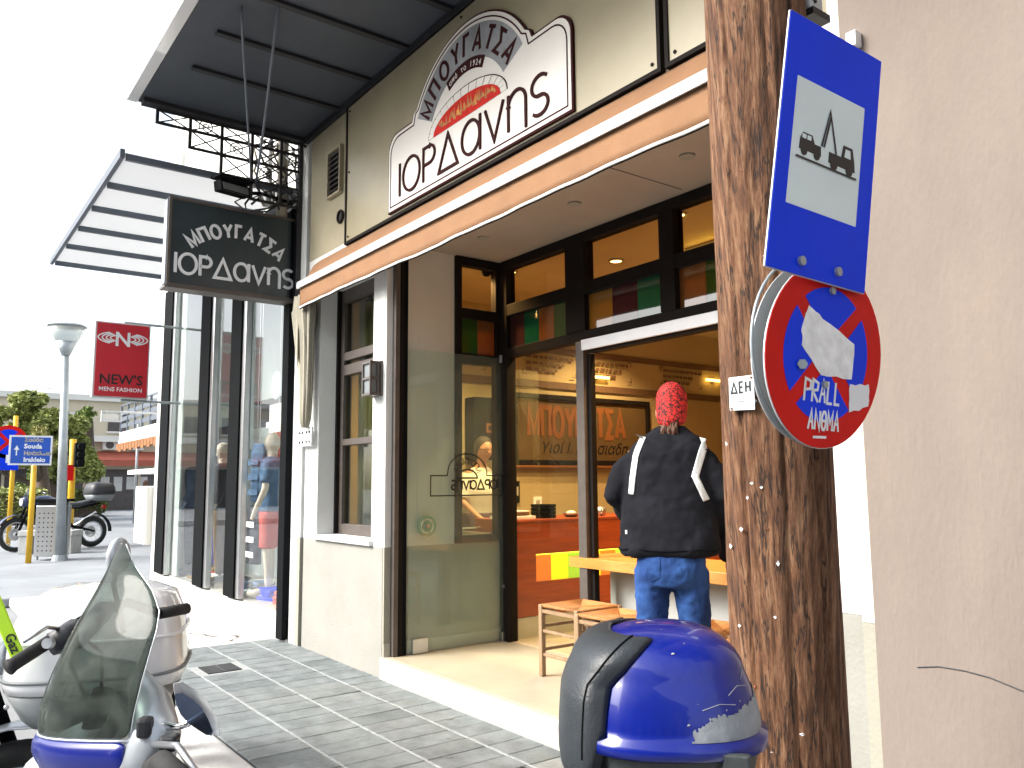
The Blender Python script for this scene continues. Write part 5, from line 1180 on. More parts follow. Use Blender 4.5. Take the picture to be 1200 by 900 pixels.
# ================================================================== TWO-WHEELERS (local frame: +x forward, +y left, z up)
def wheel(parent, x, z, r, tr, m_rim, spokes=24, name='wheel', hubw=.05, cheap=False):
    w_ = MB().ring((x, 0, z), (0, 1, 0), r-tr, tr, 40 if not cheap else 24, 10 if not cheap else 6).build(name, M['rubber'], parent, smooth=True, local=True)
    rm = MB().ring((x, 0, z), (0, 1, 0), r-2*tr, tr*.28, 36, 6, flat=2.2).build('rim', m_rim, w_, smooth=True, local=True)
    hb = MB().cyl((x, -hubw, z), (x, hubw, z), .045, n=16).build('hub', M['silver'], w_, smooth=False, local=True)
    mb = MB()
    for k in range(spokes):
        a = 2*math.pi*k/spokes; b = a+(.35 if k % 2 else -.35); s_ = hubw*.8 if k % 4 < 2 else -hubw*.8
        mb.tube([(x+.04*math.cos(b), s_, z+.04*math.sin(b)), (x+(r-2*tr)*math.cos(a), 0, z+(r-2*tr)*math.sin(a))], .0022 if spokes > 8 else .012, 4)
    mb.build('spokes', M['steel'] if spokes > 8 else M['silver'], w_, local=True)
    MB().disc((x, -hubw-.004, z), (0, 1, 0), .11, .004, 24).build('brake_disc', M['steel'], w_, local=True)
def bar_part(parent, x, z, halfw, m=None, rise=.05, mirrors=True):
    hb = MB().tube([(x-.13, -halfw, z+rise*.4), (x-.08, -halfw*.55, z+rise), (x, -.09, z), (x, .09, z), (x-.08, halfw*.55, z+rise), (x-.13, halfw, z+rise*.4)], .012, 8).build('handlebar', m or M['black'], parent, smooth=True, local=True)
    for s_ in (-1, 1):
        MB().tube([(x-.105, s_*(halfw-.12), z+rise*.65), (x-.133, s_*(halfw+.005), z+rise*.4)], .018, 10).build('grip', M['rubber'], hb, local=True, smooth=True)
        MB().obox((x-.08, s_*(halfw-.15), z+rise+.0), (.03, 0, 0), (0, .022, 0), (0, 0, .024)).build('switch_pod', M['blackplastic'], hb, local=True, bevel=.006)
        MB().tube([(x-.06, s_*(halfw-.15), z+rise), (x-.05, s_*(halfw-.08), z+rise-.005), (x-.07, s_*(halfw+.01), z+rise-.015)], .006, 6).build('lever', M['steel'], hb, local=True, smooth=True)
    return hb
def motorcycle(name, label, loc, rz, paint, case=None, sc_=1.0, cheap=False, spoked=True, sleeve=None, nobar=False, screen=True):
    t = thing(name, label, 'motorcycle', loc, None, rz); t.scale = (sc_,)*3; P = lambda **k: k
    wheel(t, .72, .32, .32, .045, M['silver'], 28 if spoked else 6, cheap=cheap); wheel(t, -.70, .31, .31, .055, M['silver'], 24 if spoked else 6, cheap=cheap)
    mb = MB()
    for s_ in (-1, 1): mb.tube([(.74, s_*.085, .31), (.56, s_*.085, .78), (.47, s_*.085, 1.0)], [.026, .026, .022], 8)
    mb.build('fork', sleeve or M['black'], t, smooth=True, local=True)
    if sleeve:
        for s_ in (-1, 1): MB().tube([(.735, s_*.085, .31), (.655, s_*.085, .53)], .030, 8).build('fork_leg', M['steel'], t, smooth=True, local=True)
    mb = MB(); mb.loft([[(.72+(.37)*math.cos(R_(a)), s_*.06, .32+.37*math.sin(R_(a))) for a in range(25, 150, 12)] for s_ in (-1, -.4, .4, 1)], closed=False, caps=False)
    mb.build('front_mudguard', paint, t, smooth=True, local=True, thick=.006)
    mb = MB(); mb.loft([[(-.70+(.37)*math.cos(R_(a)), s_*.07, .31+.37*math.sin(R_(a))) for a in range(50, 185, 12)] for s_ in (-1, -.4, .4, 1)], closed=False, caps=False); mb.build('rear_mudguard', M['black'], t, smooth=True, local=True, thick=.006)
    mb = MB(); mb.obox((.06, 0, .42), (.2, 0, .02), (0, .13, 0), (-.01, 0, .15)); mb.obox((.14, 0, .62), (.10, 0, .06), (0, .10, 0), (-.05, 0, .09)); mb.build('engine', M['greyplastic'], t, local=True, bevel=.02)
    mb = MB()
    for k in range(5): mb.obox((.15-.012*k, 0, .54+.035*k), (.125, 0, .02), (0, .12, 0), (0, 0, .006))
    mb.build('cooling_fins', M['silver'], t, local=True)
    mb = MB()
    for s_ in (-1, 1): mb.tube([(.45, s_*.04, .95), (.05, s_*.12, .80), (-.25, s_*.13, .45), (-.70, s_*.10, .32)], .02, 8); mb.tube([(.05, s_*.10, .78), (-.45, s_*.12, .80), (-.80, s_*.10, .88)], .016, 8); mb.tube([(.44, s_*.04, .88), (.30, s_*.08, .40), (-.2, s_*.11, .30)], .018, 8)
    mb.build('frame', M['black'], t, local=True, smooth=True)
    mb = MB(); mb.loft([[(x, w_*math.cos(q*math.pi/8), z+h*math.sin(q*math.pi/8)) for q in range(16)] for x, w_, z, h in ((-.10, .09, .83, .06), (.02, .14, .88, .11), (.2, .16, .92, .13), (.36, .13, .93, .11), (.45, .07, .92, .06))]); mb.build('tank', paint, t, smooth=True, local=True, sub=0 if cheap else 1)
    mb = MB(); mb.loft([[(x, w_*math.copysign(abs(math.cos(q*math.pi/8))**.6, math.cos(q*math.pi/8)), z+h*math.copysign(abs(math.sin(q*math.pi/8))**.6, math.sin(q*math.pi/8))) for q in range(16)] for x, w_, z, h in ((-.80, .07, .95, .03), (-.7, .12, .93, .045), (-.4, .14, .86, .05), (-.12, .11, .85, .05), (-.04, .06, .88, .03))]); mb.build('seat', M['vinyl'], t, smooth=True, local=True)
    mb = MB(); mb.tube([(.25, -.13, .35), (.1, -.16, .22), (-.3, -.17, .28), (-.45, -.18, .42)], [.02, .022, .025, .03], 8); mb.tube([(-.42, -.18, .40), (-.88, -.20, .66)], [.045, .055], 12); mb.build('exhaust', M['silver'], t, smooth=True, local=True)
    if not nobar: bar_part(t, .46, 1.06, .38)
    hl = MB().ell((.60, 0, .93), .07, .10, .10).build('headlight', paint, t, smooth=True, local=True); MB().disc((.665, 0, .93), (1, 0, 0), .075, .01, 20).build('lens', M['silver'], hl, local=True)
    if screen: mb = MB(); mb.loft([[(.60-.16*k/4-.02*math.cos(a), .12*math.sin(a)*(1-.12*k), 1.02+.085*k) for a in [-1.3+2.6*q/10 for q in range(11)]] for k in range(4)], closed=False); mb.build('windscreen', M['screen'], t, smooth=True, local=True, thick=.004)
    if case:
        m_, cw_, cl_, ch_, cz_ = case
        mb = MB(); mb.loft([[(-.82+cl_*f*math.copysign(abs(math.cos(q*math.pi/16))**.55, math.cos(q*math.pi/16)), cw_*f*math.copysign(abs(math.sin(q*math.pi/16))**.55, math.sin(q*math.pi/16)), z) for q in range(32)] for z, f in ((cz_+.10, 1), (cz_+.13, 1.03), (cz_+ch_*.7, .97), (cz_+ch_*.92, .85), (cz_+ch_, .6), (cz_+ch_+.01, .2))])
        c_ = mb.build('top_case', m_, t, smooth=True, local=True)
        mb = MB(); mb.loft([[(-.82+cl_*f*math.copysign(abs(math.cos(q*math.pi/16))**.55, math.cos(q*math.pi/16)), cw_*f*math.copysign(abs(math.sin(q*math.pi/16))**.55, math.sin(q*math.pi/16)), z) for q in range(32)] for z, f in ((cz_-.03, .72), (cz_, .82), (cz_+.095, .99))]); mb.build('case_base', M['greyplastic'], c_, smooth=True, local=True)
    MB().tube([(-.55, .12, .88), (-.85, .12, .95), (-.98, 0, .96), (-.85, -.12, .95), (-.55, -.12, .88)], .012, 8).build('rack', M['black'], t, smooth=True, local=True)
    MB().obox((-.92, 0, .80), (.02, 0, .01), (0, .06, 0), (-.01, 0, .035)).build('tail_light', M['red'], t, local=True, bevel=.01)
    return t
def scooter(name, label, loc, rz, paint, full=True):
    t = thing(name, label, 'scooter', loc, None, rz)
    for x in (.66, -.62): wheel(t, x, .24, .24, .055, M['silver'], 6)
    mb = MB()
    mb.loft([[(x+a*math.copysign(abs(math.cos(q*math.pi/12))**.7, math.cos(q*math.pi/12)), b*math.copysign(abs(math.sin(q*math.pi/12))**.7, math.sin(q*math.pi/12)), z) for q in range(24)] for x, z, a, b in ((.60, .36, .10, .14), (.57, .5, .11, .20), (.50, .72, .10, .23), (.44, .88, .09, .17), (.41, .94, .06, .10))]); mb.build('front_shield', paint, t, smooth=True, local=True)
    mb = MB(); mb.obox((.15, 0, .30), (.36, 0, 0), (0, .17, 0), (0, 0, .06)); mb.build('footboard', M['blackplastic'], t, local=True, bevel=.03)
    mb = MB(); mb.loft([[(x, b*math.copysign(abs(math.cos(q*math.pi/12))**.7, math.cos(q*math.pi/12)), z+h*math.copysign(abs(math.sin(q*math.pi/12))**.7, math.sin(q*math.pi/12))) for q in range(24)] for x, z, h, b in ((-.05, .50, .16, .12), (-.2, .55, .19, .18), (-.55, .62, .15, .19), (-.85, .70, .08, .12), (-.95, .73, .03, .05))]); mb.build('rear_body', paint, t, smooth=True, local=True)
    mb = MB(); mb.loft([[(x, b*math.copysign(abs(math.cos(q*math.pi/12))**.6, math.cos(q*math.pi/12)), z+h*math.copysign(abs(math.sin(q*math.pi/12))**.6, math.sin(q*math.pi/12))) for q in range(24)] for x, z, h, b in ((.0, .74, .03, .09), (-.12, .76, .05, .15), (-.36, .75, .05, .17), (-.42, .76, .05, .17), (-.60, .77, .045, .14), (-.66, .77, .02, .08))]); mb.build('seat', M['vinyl'], t, smooth=True, local=True)
    mb = MB(); mb.loft([[(.66+.30*math.cos(R_(a)), s_*.07, .24+.30*math.sin(R_(a))) for a in range(10, 160, 15)] for s_ in (-1, -.4, .4, 1)], closed=False); mb.build('front_mudguard', paint, t, smooth=True, local=True, thick=.006)
    mb = MB()
    for s_ in (-1, 1): mb.tube([(.66, s_*.07, .24), (.54, s_*.06, .5)], .02, 8)
    mb.build('fork', M['silver'], t, local=True)
    MB().tube([(-.2, -.16, .3), (-.6, -.18, .3), (-.85, -.18, .36)], [.03, .055, .05], 12).build('exhaust', M['blackplastic'], t, smooth=True, local=True)
    MB().cyl((.42, 0, .9), (.38, 0, 1.04), .03).build('steering_column', M['black'], t, local=True)
    return t
# ---- A: blue scooter with smoked screen and blue top case -----------------------------------------
C1 = at(778, 820, 1.56); S1 = at(128, 850, 1.60)
Hd = (S1-C1); Hd.z = 0; Hd.normalize(); rzA = math.atan2(Hd.y, Hd.x)
rootA = Vector((C1.x, C1.y, -.12)) + Hd*.72
A_ = scooter('scooter', 'blue scooter with smoked windscreen at left and scuffed blue top case', rootA, rzA, M['bluegloss'])
RA = Matrix.Translation(rootA) @ Matrix.Rotation(rzA, 4, 'Z'); RAi = RA.inverted()
def LA(p): return RAi @ Vector(p)
def pix(u, v, d): return LA(at(u, v, d))
# screen: curved sheet, left boundary = far centre line, right boundary = near edge
rowsL = [(52, 851, 1.66), (53, 830, 1.66), (61, 802, 1.67), (76, 768, 1.68), (94, 730, 1.69), (112, 698, 1.70), (126, 673, 1.70), (135, 656, 1.70), (140, 645, 1.70), (143, 637, 1.70)]
rowsR = [(152, 869, 1.44), (157, 838, 1.44), (166, 800, 1.45), (176, 765, 1.47), (184, 738, 1.49), (187, 716, 1.52), (179, 692, 1.55), (166, 674, 1.58), (156, 660, 1.62), (148, 638, 1.68)]
near = []; far = []
for (a, b, c_), (d, e, f) in zip(rowsL, rowsR):
    p, q = pix(a, b, c_), pix(d, e, f); row = []
    for k in range(13):
        s_ = k/12; m_ = p.lerp(q, s_); bul = math.sin(math.pi*s_)*.05*(p-q).length/.3
        row.append(m_ + Vector((.9*bul, .5*bul, 0)))
    near.append(row)
    far.append([Vector((v.x, 2*p.y - v.y, v.z)) for v in row[::-1]])
MB().loft(near, closed=False).build('windscreen', M['screen'], A_, smooth=True, local=True, sub=1, thick=.004)
mb = MB(); edge = [r[-1] for r in near]; mb.tube(edge, .0014, 6); mb.tube([r[0] for r in near], .0012, 6); mb.tube(near[0], .0025, 6); mb.build('screen_edge', M['silver'], A_, smooth=True, local=True)
# blue fairing under the screen
b0 = [v.copy() for v in near[0]]
low1 = [v + Vector((.008, .010, -.028)) for v in b0]; low2 = [v + Vector((-.01*math.sin(math.pi*k/12)-.01, -.0, -.065)) for k, v in enumerate(b0)]; low3 = [v.lerp(LA(at(150, 930, 1.6)), .35)+Vector((0, 0, -.12)) for v in b0]
MB().loft([b0, low1, low2, low3], closed=False).build('screen_base', M['bluegloss'], A_, smooth=True, local=True, thick=.01, sub=1)
# handlebar cover, master cylinder, grip
cv = [pix(u, v, d) for u, v, d in ((160, 790, 1.58), (176, 825, 1.52), (182, 862, 1.47), (170, 905, 1.45))]
MB().tube(cv, [.018, .038, .045, .045], 14, flat=1.0).build('handlebar_cover', M['silver'], A_, smooth=True, local=True)
MB().tube([pix(172, 815, 1.52), pix(160, 830, 1.50)], .012, 10).build('cover_hole', M['greyplastic'], A_, smooth=True, local=True)
c_ = pix(199, 870, 1.42); MB().obox(c_, (.015, 0, 0), (0, .014, 0), (0, 0, .014)).build('brake_reservoir', M['blackplastic'], A_, local=True, bevel=.006)
MB().obox(pix(170, 852, 1.435), (.012, .002, 0), (0, .012, .0), (0, 0, .018)).build('switch_pod', M['blackplastic'], A_, local=True, bevel=.007)
gp = MB().tube([pix(172, 905, 1.46), pix(190, 893, 1.36), pix(214, 915, 1.26)], [.018, .019, .019], 14).build('grip', M['rubber'], A_, smooth=True, local=True)
MB().tube([pix(180, 872, 1.43), pix(208, 874, 1.34), pix(230, 905, 1.27)], .006, 8).build('lever', M['steel'], A_, smooth=True, local=True)
MB().tube([pix(140, 840, 1.8), pix(110, 880, 1.9), pix(80, 885, 1.95)], .018, 12).build('grip', M['rubber'], A_, smooth=True, local=True)
# near mirror
mr = MB(); OUT = [(203, 801), (214, 799), (230, 809), (243, 822), (252, 838), (259, 856), (257, 862), (249, 861), (236, 853), (222, 843), (211, 830), (205, 815)]
vd = (ray(230, 830)/F_PX).normalized()
front = [pix(u, v, 1.42) for u, v in OUT]; cen = sum(front, Vector())/len(front)
nloc = (RAi.to_3x3() @ vd)
back = [cen+(p-cen)*.86 + nloc*.045 for p in front]; back2 = [cen+(p-cen)*.45 + nloc*.060 for p in front]
m0 = MB().loft([[cen+(p-cen)*1.0+nloc*.004 for p in front], front, [cen+(p-cen)*1.02+nloc*.02 for p in front], back, back2]).build('mirror', M['whitepaint'], A_, smooth=True, local=True)
sh_ = pix(226, 836, 1.42)-pix(230, 830, 1.42)
inn = [cen+sh_+(p-cen)*.80 - nloc*.003 for p in front]
MB().loft([inn, [p+nloc*.002 for p in inn]]).build('mirror_shell_face', mat('mirror_blue_grey', (.10, .13, .20), .08, .85, var=.2, scale=25), m0, local=True)
MB().tube([pix(168, 838, 1.50), pix(190, 848, 1.46), pix(208, 852, 1.44), pix(220, 848, 1.43), pix(228, 838, 1.44)], [.007, .0065, .0065, .0065, .0065], 10).build('mirror_stalk', M['chrome'], A_, smooth=True, local=True)
# far mirror peeking over the tip
c_ = pix(139, 652, 1.95); MB().ell(c_, .02, .045, .045, 14, 10).build('mirror', M['silver'], A_, smooth=True, local=True)
MB().tube([c_, pix(133, 685, 1.92), pix(145, 740, 1.85)], .006, 8).build('mirror_stalk', M['black'], A_, smooth=True, local=True)
# top case
cc = LA((C1.x, C1.y, 0)); cx0, cy0 = cc.x, cc.y; ZB = 1.060+.12; HT = .172; RX, RY = .170, .182
def lid(a, w_, off=0):
    if w_ < .5: u_ = w_*2; rr_ = 1-.15*u_**1.6; zz = .58*u_**.95
    else: u_ = (w_-.5)*2; t = u_*math.pi/2; rr_ = .85*math.cos(t)**.80; zz = .58+.42*math.sin(t)**1.15
    ca, sa = math.cos(a), math.sin(a); e = .78
    x = (RX*rr_+off)*math.copysign(abs(ca)**e, ca); y = (RY*rr_+off)*math.copysign(abs(sa)**e, sa)
    return Vector((cx0+x, cy0+y, ZB+HT*zz+off*max(0, (w_-.4))*1.3))
NA_ = 72
rings = [[lid(2*math.pi*k/NA_, 0, -.004)-Vector((0, 0, .03)) for k in range(NA_)], [lid(2*math.pi*k/NA_, 0, .012)-Vector((0, 0, .026)) for k in range(NA_)], [lid(2*math.pi*k/NA_, 0, .012)-Vector((0, 0, .006)) for k in range(NA_)], [lid(2*math.pi*k/NA_, 0, .0) for k in range(NA_)]]
rings += [[lid(2*math.pi*k/NA_, w_/14) for k in range(NA_)] for w_ in range(1, 14)] + [[lid(2*math.pi*k/NA_, .985) for k in range(NA_)]]
tc_ = MB().loft(rings).build('top_case', M['casepaint'], A_, smooth=True, local=True)
MB().loft([[Vector((cx0+(lid(2*math.pi*k/NA_, 0).x-cx0)*f, cy0+(lid(2*math.pi*k/NA_, 0).y-cy0)*f, z)) for k in range(NA_)] for z, f in ((ZB-.20, .78), (ZB-.185, .84), (ZB-.10, .90), (ZB-.034, .97), (ZB-.031, .97))]).build('case_base', M['tailblack'], tc_, smooth=True, local=True)
# scuffs: patches lying on the lid
mb = MB(); 
def scuff_on(a, w_):
    n1 = noise.noise(Vector((a*3.1, w_*5, 3)))+.6*noise.noise(Vector((a*11, w_*14, 8)))+.5*noise.noise(Vector((a*40, w_*40, 1)))
    band = math.exp(-((w_-(.11+.12*(a-2.3)))/.14)**2); side = 1/(1+math.exp(-(a-1.72)*9)) * 1/(1+math.exp((a-3.35)*9))
    return band*side + .24*n1 > .36
NS, NW = 420, 60
for i in range(NS):
    a0 = 1.35+2.2*i/NS; a1 = 1.35+2.2*(i+1)/NS
    for j in range(NW):
        w0, w1 = .45*j/NW+.004, .45*(j+1)/NW+.004
        if scuff_on((a0+a1)/2, (w0+w1)/2): mb.face([lid(a0, w0, .0012), lid(a1, w0, .0012), lid(a1, w1, .0012), lid(a0, w1, .0012)])
mb.build('scuff', M['scuff'], tc_, smooth=True, local=True)
rq = random.Random(21)
for k in range(16):
    a = rq.uniform(1.2, 3.4); w_ = rq.uniform(.1, .95); q = rq.uniform(.006, .02)
    MB().face([lid(a, w_, .001), lid(a+q, w_+q*.2, .001), lid(a+q*1.3, w_+q*.8, .001), lid(a+q*.4, w_+q, .001)]).build('paint_chip', M['scuff'], tc_, local=True)
for k in range(3):
    a = 1.75+.35*k; MB().tube([lid(a, .25+.1*k, .0006), lid(a+.2, .29+.12*k, .0006), lid(a+.42, .27+.12*k, .0006)], .0007, 4).build('scratch', M['scuff'], tc_, local=True)
lp_ = lid(2.0, 0, .016)-Vector((0, 0, .03)); MB().obox(lp_, (.022, -.006, 0), (.003, .008, 0), (0, 0, .016)).build('latch', M['tailblack'], tc_, local=True, bevel=.004)
# backrest pad wrapping the front
rings = []; NWp = 22
def padrow(w_, off):
    lim = R_(62+ (70*max(0, w_-.42)/.58)**1.0) if w_ < .9 else R_(62+70*.86)
    return lim
outer = []; inner = []
for j in range(NWp+1):
    w_ = j/NWp*.80; lim = R_(50 + 34*max(0, (w_-.40)/.5)); bot = -.055*(1-w_)**6
    ro = []; ri = []
    for k in range(31):
        a = -lim + 2*lim*k/30; ed = 1-abs(2*k/30-1)**8; ev = 1-(abs(2*j/NWp-1))**10
        th = .004+.021*ed*(.3+.7*ev)*(1 if w_ < .4 else max(.25, 1-(w_-.4)*1.7))
        drop = Vector((0, 0, -.10*(1-min(1, w_/.25))*ed))
        ro.append(lid(a, w_, th)+drop+Vector((.010, 0, .003))); ri.append(lid(a, w_, .003)+drop)
    outer.append(ro); inner.append(ri)
mb = MB(); mb.loft([o+i[::-1] for o, i in zip(outer, inner)]); mb.build('backrest', M['vinyl'], tc_, smooth=True, local=True)
mb = MB()
for lst in ([r[3] for r in outer[2:]], [r[27] for r in outer[2:]]): MB().tube([p+Vector((.0, 0, .001)) for p in lst], .0018, 5).build('piping', M['black'], tc_, smooth=True, local=True)
MB().tube([LA((C1.x, C1.y, .90))+Vector((.16, s__*.12, 0)) if False else Vector((cx0+.16, cy0-.14, 1.0)), Vector((cx0+.28, cy0-.15, 1.02)), Vector((cx0+.30, cy0, 1.02)), Vector((cx0+.28, cy0+.15, 1.02)), Vector((cx0+.16, cy0+.14, 1.0))], .013, 10).build('grab_rail', M['blackplastic'], A_, smooth=True, local=True)
MB().obox((cx0, cy0, ZB-.215), (.14, 0, 0), (0, .1, 0), (0, 0, .015)).build('rack', M['blackplastic'], A_, local=True, bevel=.01)
# ---- C: white-cased motorcycle nose to the kerb ----------------------------------------------------
pc = at(122, 735, 3.05); pwh = at(181, 812, 4.45)
hC = pwh-pc; hC.z = 0; hC.normalize()
Cm = motorcycle('motorcycle', 'motorcycle with a big white top case parked nose to the kerb', (pc.x+hC.x*.82, pc.y+hC.y*.82, -.10), math.atan2(hC.y, hC.x), M['silver'], (M['whitepaint'], .29, .27, .43, .80), 1.0, nobar=True, screen=False)
# ---- D: dark scooter with bar end reaching left -----------------------------------------------------
g0, g1 = at(12, 781, 2.0), at(140, 705, 2.45)
Ld = g1-g0; Ld.z = 0; Ld.normalize(); Hf = Vector((-Ld.y, Ld.x, 0))
if Hf.dot(Vector((-.8, .59, 0))) < 0: Hf = -Hf
cD = g0 + Ld*.36
Dm = scooter('scooter', 'silver and black scooter whose left grip and black seat show at the left edge', (cD.x-Hf.x*.40, cD.y-Hf.y*.40, -.12), math.atan2(Hf.y, Hf.x), M['silver'])
RD = (Matrix.Translation(Dm.location) @ Matrix.Rotation(Dm.rotation_euler.z, 4, 'Z')).inverted()
pd = lambda u, v, d: RD @ at(u, v, d)
hb = MB().tube([pd(60, 749, 2.13), pd(100, 725, 2.25), pd(150, 706, 2.45), pd(187, 719, 2.55)], .014, 10).build('handlebar', M['black'], Dm, smooth=True, local=True)
MB().tube([pd(10, 782, 2.0), pd(15, 779, 2.01), pd(62, 749, 2.12)], [.021, .0175, .0175], 14).build('grip', M['rubber'], hb, smooth=True, local=True)
MB().tube([pd(186, 719, 2.55), pd(219, 713, 2.66)], .018, 12).build('grip', M['rubber'], hb, smooth=True, local=True)
MB().tube([pd(60, 755, 2.1), pd(78, 748, 2.13), pd(86, 738, 2.2)], [.030, .036, .03], 12).build('switch_pod', M['blackplastic'], hb, smooth=True, local=True)
MB().obox(pd(105, 732, 2.2), RD.to_3x3() @ (Ld*.065+Vector((0, 0, .030))), RD.to_3x3() @ (Hf*.03), (-.008, 0, .026)).build('brake_reservoir', M['blackplastic'], hb, local=True, bevel=.01)
MB().disc(pd(57, 754, 2.06), RD.to_3x3() @ Vector((.8, -.5, .2)), .013, .02, 14).build('button', M['silver'], hb, local=True)
for k, (a_, b_, c__) in enumerate((((88, 740, 2.2), (120, 765, 2.25), (118, 830, 2.3)), ((70, 752, 2.12), (88, 790, 2.2), (110, 840, 2.25)))):
    MB().tube([pd(*a_), pd(*b_), pd(*c__)], .005, 6).build('cable', M['rubber'], Dm, smooth=True, local=True)
MB().tube([pd(78, 738, 2.15), pd(55, 735, 2.07), pd(28, 752, 2.0)], .005, 6).build('brake_lever', M['steel'], Dm, smooth=True, local=True)
# raised rim, seam and bolts of the white case
def wc(q, z, f=1.0): return Vector((-.82+.27*f*math.copysign(abs(math.cos(q))**.55, math.cos(q)), .29*f*math.copysign(abs(math.sin(q))**.55, math.sin(q)), z))
wcase = [k for k in KIDS[Cm.name] if k.name.startswith('top_case')][0]
MB().tube([wc(2*math.pi*k/48, .80+.145, 1.035) for k in range(49)], .006, 6).build('rubber_seam', M['greyplastic'], wcase, smooth=True, local=True)
MB().tube([wc(2*math.pi*k/48, .80+.27, .995) for k in range(49)], .007, 6).build('raised_rib', M['whitepaint'], wcase, smooth=True, local=True)
for q in (2.2, 2.9, 3.5, 4.1): MB().ell(wc(q, .80+.06, .99), .009, .009, .009, 8, 5).build('bolt', M['steel'], wcase, smooth=True, local=True)
# ---- E: bike at the far left with lime fork sleeve --------------------------------------------------
pe = at(10, 700, 3.0)
hE = Vector((.45, .89, 0)).normalized()
fk = at(10, 760, 2.9)
Em = motorcycle('motorcycle', 'silver off-road motorcycle cut off by the left edge behind the lime sleeve', (fk.x-hE.x*.60-.12, fk.y-hE.y*.60-.06, -.08), math.atan2(hE.y, hE.x), M['silver'], None, 1.06, screen=False)
# "Gaz" print
p0 = at(13, 748, 2.72); fe = frame(p0, (Vector((.59, .80, 0))*.55+Vector((0, 0, -.85))), (Vector((.59, .80, 0))*.85+Vector((0, 0, .5))))
bnE = thing('lime_sleeve', 'lime green sleeve with black lettering hanging at the left edge', 'sleeve', p0)
ax1 = (at(-8, 700, 2.74), at(24, 776, 2.70)); mid = (ax1[0]+ax1[1])/2; dv = (ax1[1]-ax1[0])/2
sdv = dv.cross(vd).normalized()
MB().obox(mid, dv, sdv*.020, vd*.008).build('sleeve', M['lime'], bnE, bevel=.004)
fe = frame(mid - vd*.0085 + dv*.15, dv.normalized(), sdv if dv.normalized().cross(sdv).dot(vd) < 0 else -sdv)
text('Gaz', fe, 0, -.012, .042, M['ink'], bnE, bold=.0008)
# ================================================================== FAR STREET
fwp, rwp = on('z', 0, 18, 647), on('z', 0, 107, 641)
hv = fwp-rwp; mid = (fwp+rwp)/2
motorcycle('motorcycle', 'blue and black touring motorcycle with black top case beside the lamp post', (mid.x, mid.y, 0), math.atan2(hv.y, hv.x), mat('dark_blue_tank', (.03, .05, .12), .3, var=.2), (M['blackplastic'], .26, .26, .34, .95), hv.length/1.42, cheap=True)
def post(name, label, cat, u, v, h, r, m, group=None, depth=None):
    b = on('z', 0, u, v) if depth is None else at(u, v, depth); b.z = 0
    t = thing(name, label, cat, b, group); MB().cyl(b, b+Vector((0, 0, h)), r, r*.9, 12).build('post', m, t, smooth=True); return t, b
# lamp post
b = on('z', 0, 70, 657); lt = thing('street_lamp', 'grey street lamp with cone shaped glass head', 'street lamp', b)
zt_ = on('x', b.x, 77, 417).z; tp = on('x', b.x, 77, 417)
MB().tube([b, Vector((tp.x, tp.y, tp.z))], [.105, .07], 16).build('post', M['lamppost'], lt, smooth=True)
MB().cyl(b, b+Vector((0, 0, .12)), .16, .13, 16).build('foot', M['lamppost'], lt)
mb = MB(); mb.cyl(tp, tp+Vector((0, 0, .30)), .075, .20, 24); mb.build('lower_cone', M['lamppost'], lt, smooth=True)
MB().cyl(tp+Vector((0, 0, .301)), tp+Vector((0, 0, .62)), .20, .36, 28).build('glass_cone', glass('lamp_glass', (.8, .85, .85), .4, .1, haze=.45, hazecol=(.6, .62, .6)), lt, smooth=True)
MB().cyl(tp+Vector((0, 0, .621)), tp+Vector((0, 0, .66)), .38, .33, 28).build('lid', M['lamppost'], lt)
# bin
b = on('z', 0, 60, 656); bn_ = thing('waste_bin', 'perforated steel litter bin in front of the concrete bench', 'litter bin', b)
ry, rx = Vector((.59, .80, 0)), Vector((.8, -.59, 0))
MB().obox(b+Vector((0, 0, .60)), ry*.27, rx*.2, (0, 0, .52)).build('body', M['steel'], bn_, bevel=.02)
MB().obox(b+Vector((0, 0, 1.22)), ry*.31, rx*.24, (0, 0, .03)).build('lid', M['black'], bn_, bevel=.01)
MB().obox(b+Vector((0, 0, 1.15)), ry*.24, rx*.17, (0, 0, .04)).build('opening', M['ink'], bn_)
for i in range(5):
    for j in range(9): MB().disc(b+rx*.203+ry*(-.18+.09*i)+Vector((0, 0, .2+.095*j)), rx, .016, .003, 6).build('hole', M['ink'], bn_)
for s_ in (-1, 1): MB().cyl(b+ry*.30*s_-rx*.0, b+ry*.30*s_+Vector((0, 0, 1.2)), .025, n=8).build('post', M['lamppost'], bn_)
# bench
b = on('z', 0, 62, 650)+Vector((-.5, 0, 0)); bt = thing('concrete_bench', 'low grey concrete bench between the motorcycle and the bin', 'bench', b)
MB().obox(b+Vector((0, 0, .46)), ry*.62, rx*.25, (0, 0, .06)).build('seat', M['concrete'], bt, bevel=.01)
for s_ in (-1, 1): MB().obox(b+ry*.48*s_+Vector((0, 0, .20)), ry*.12, rx*.23, (0, 0, .199)).build('block', M['concrete'], bt, bevel=.01)
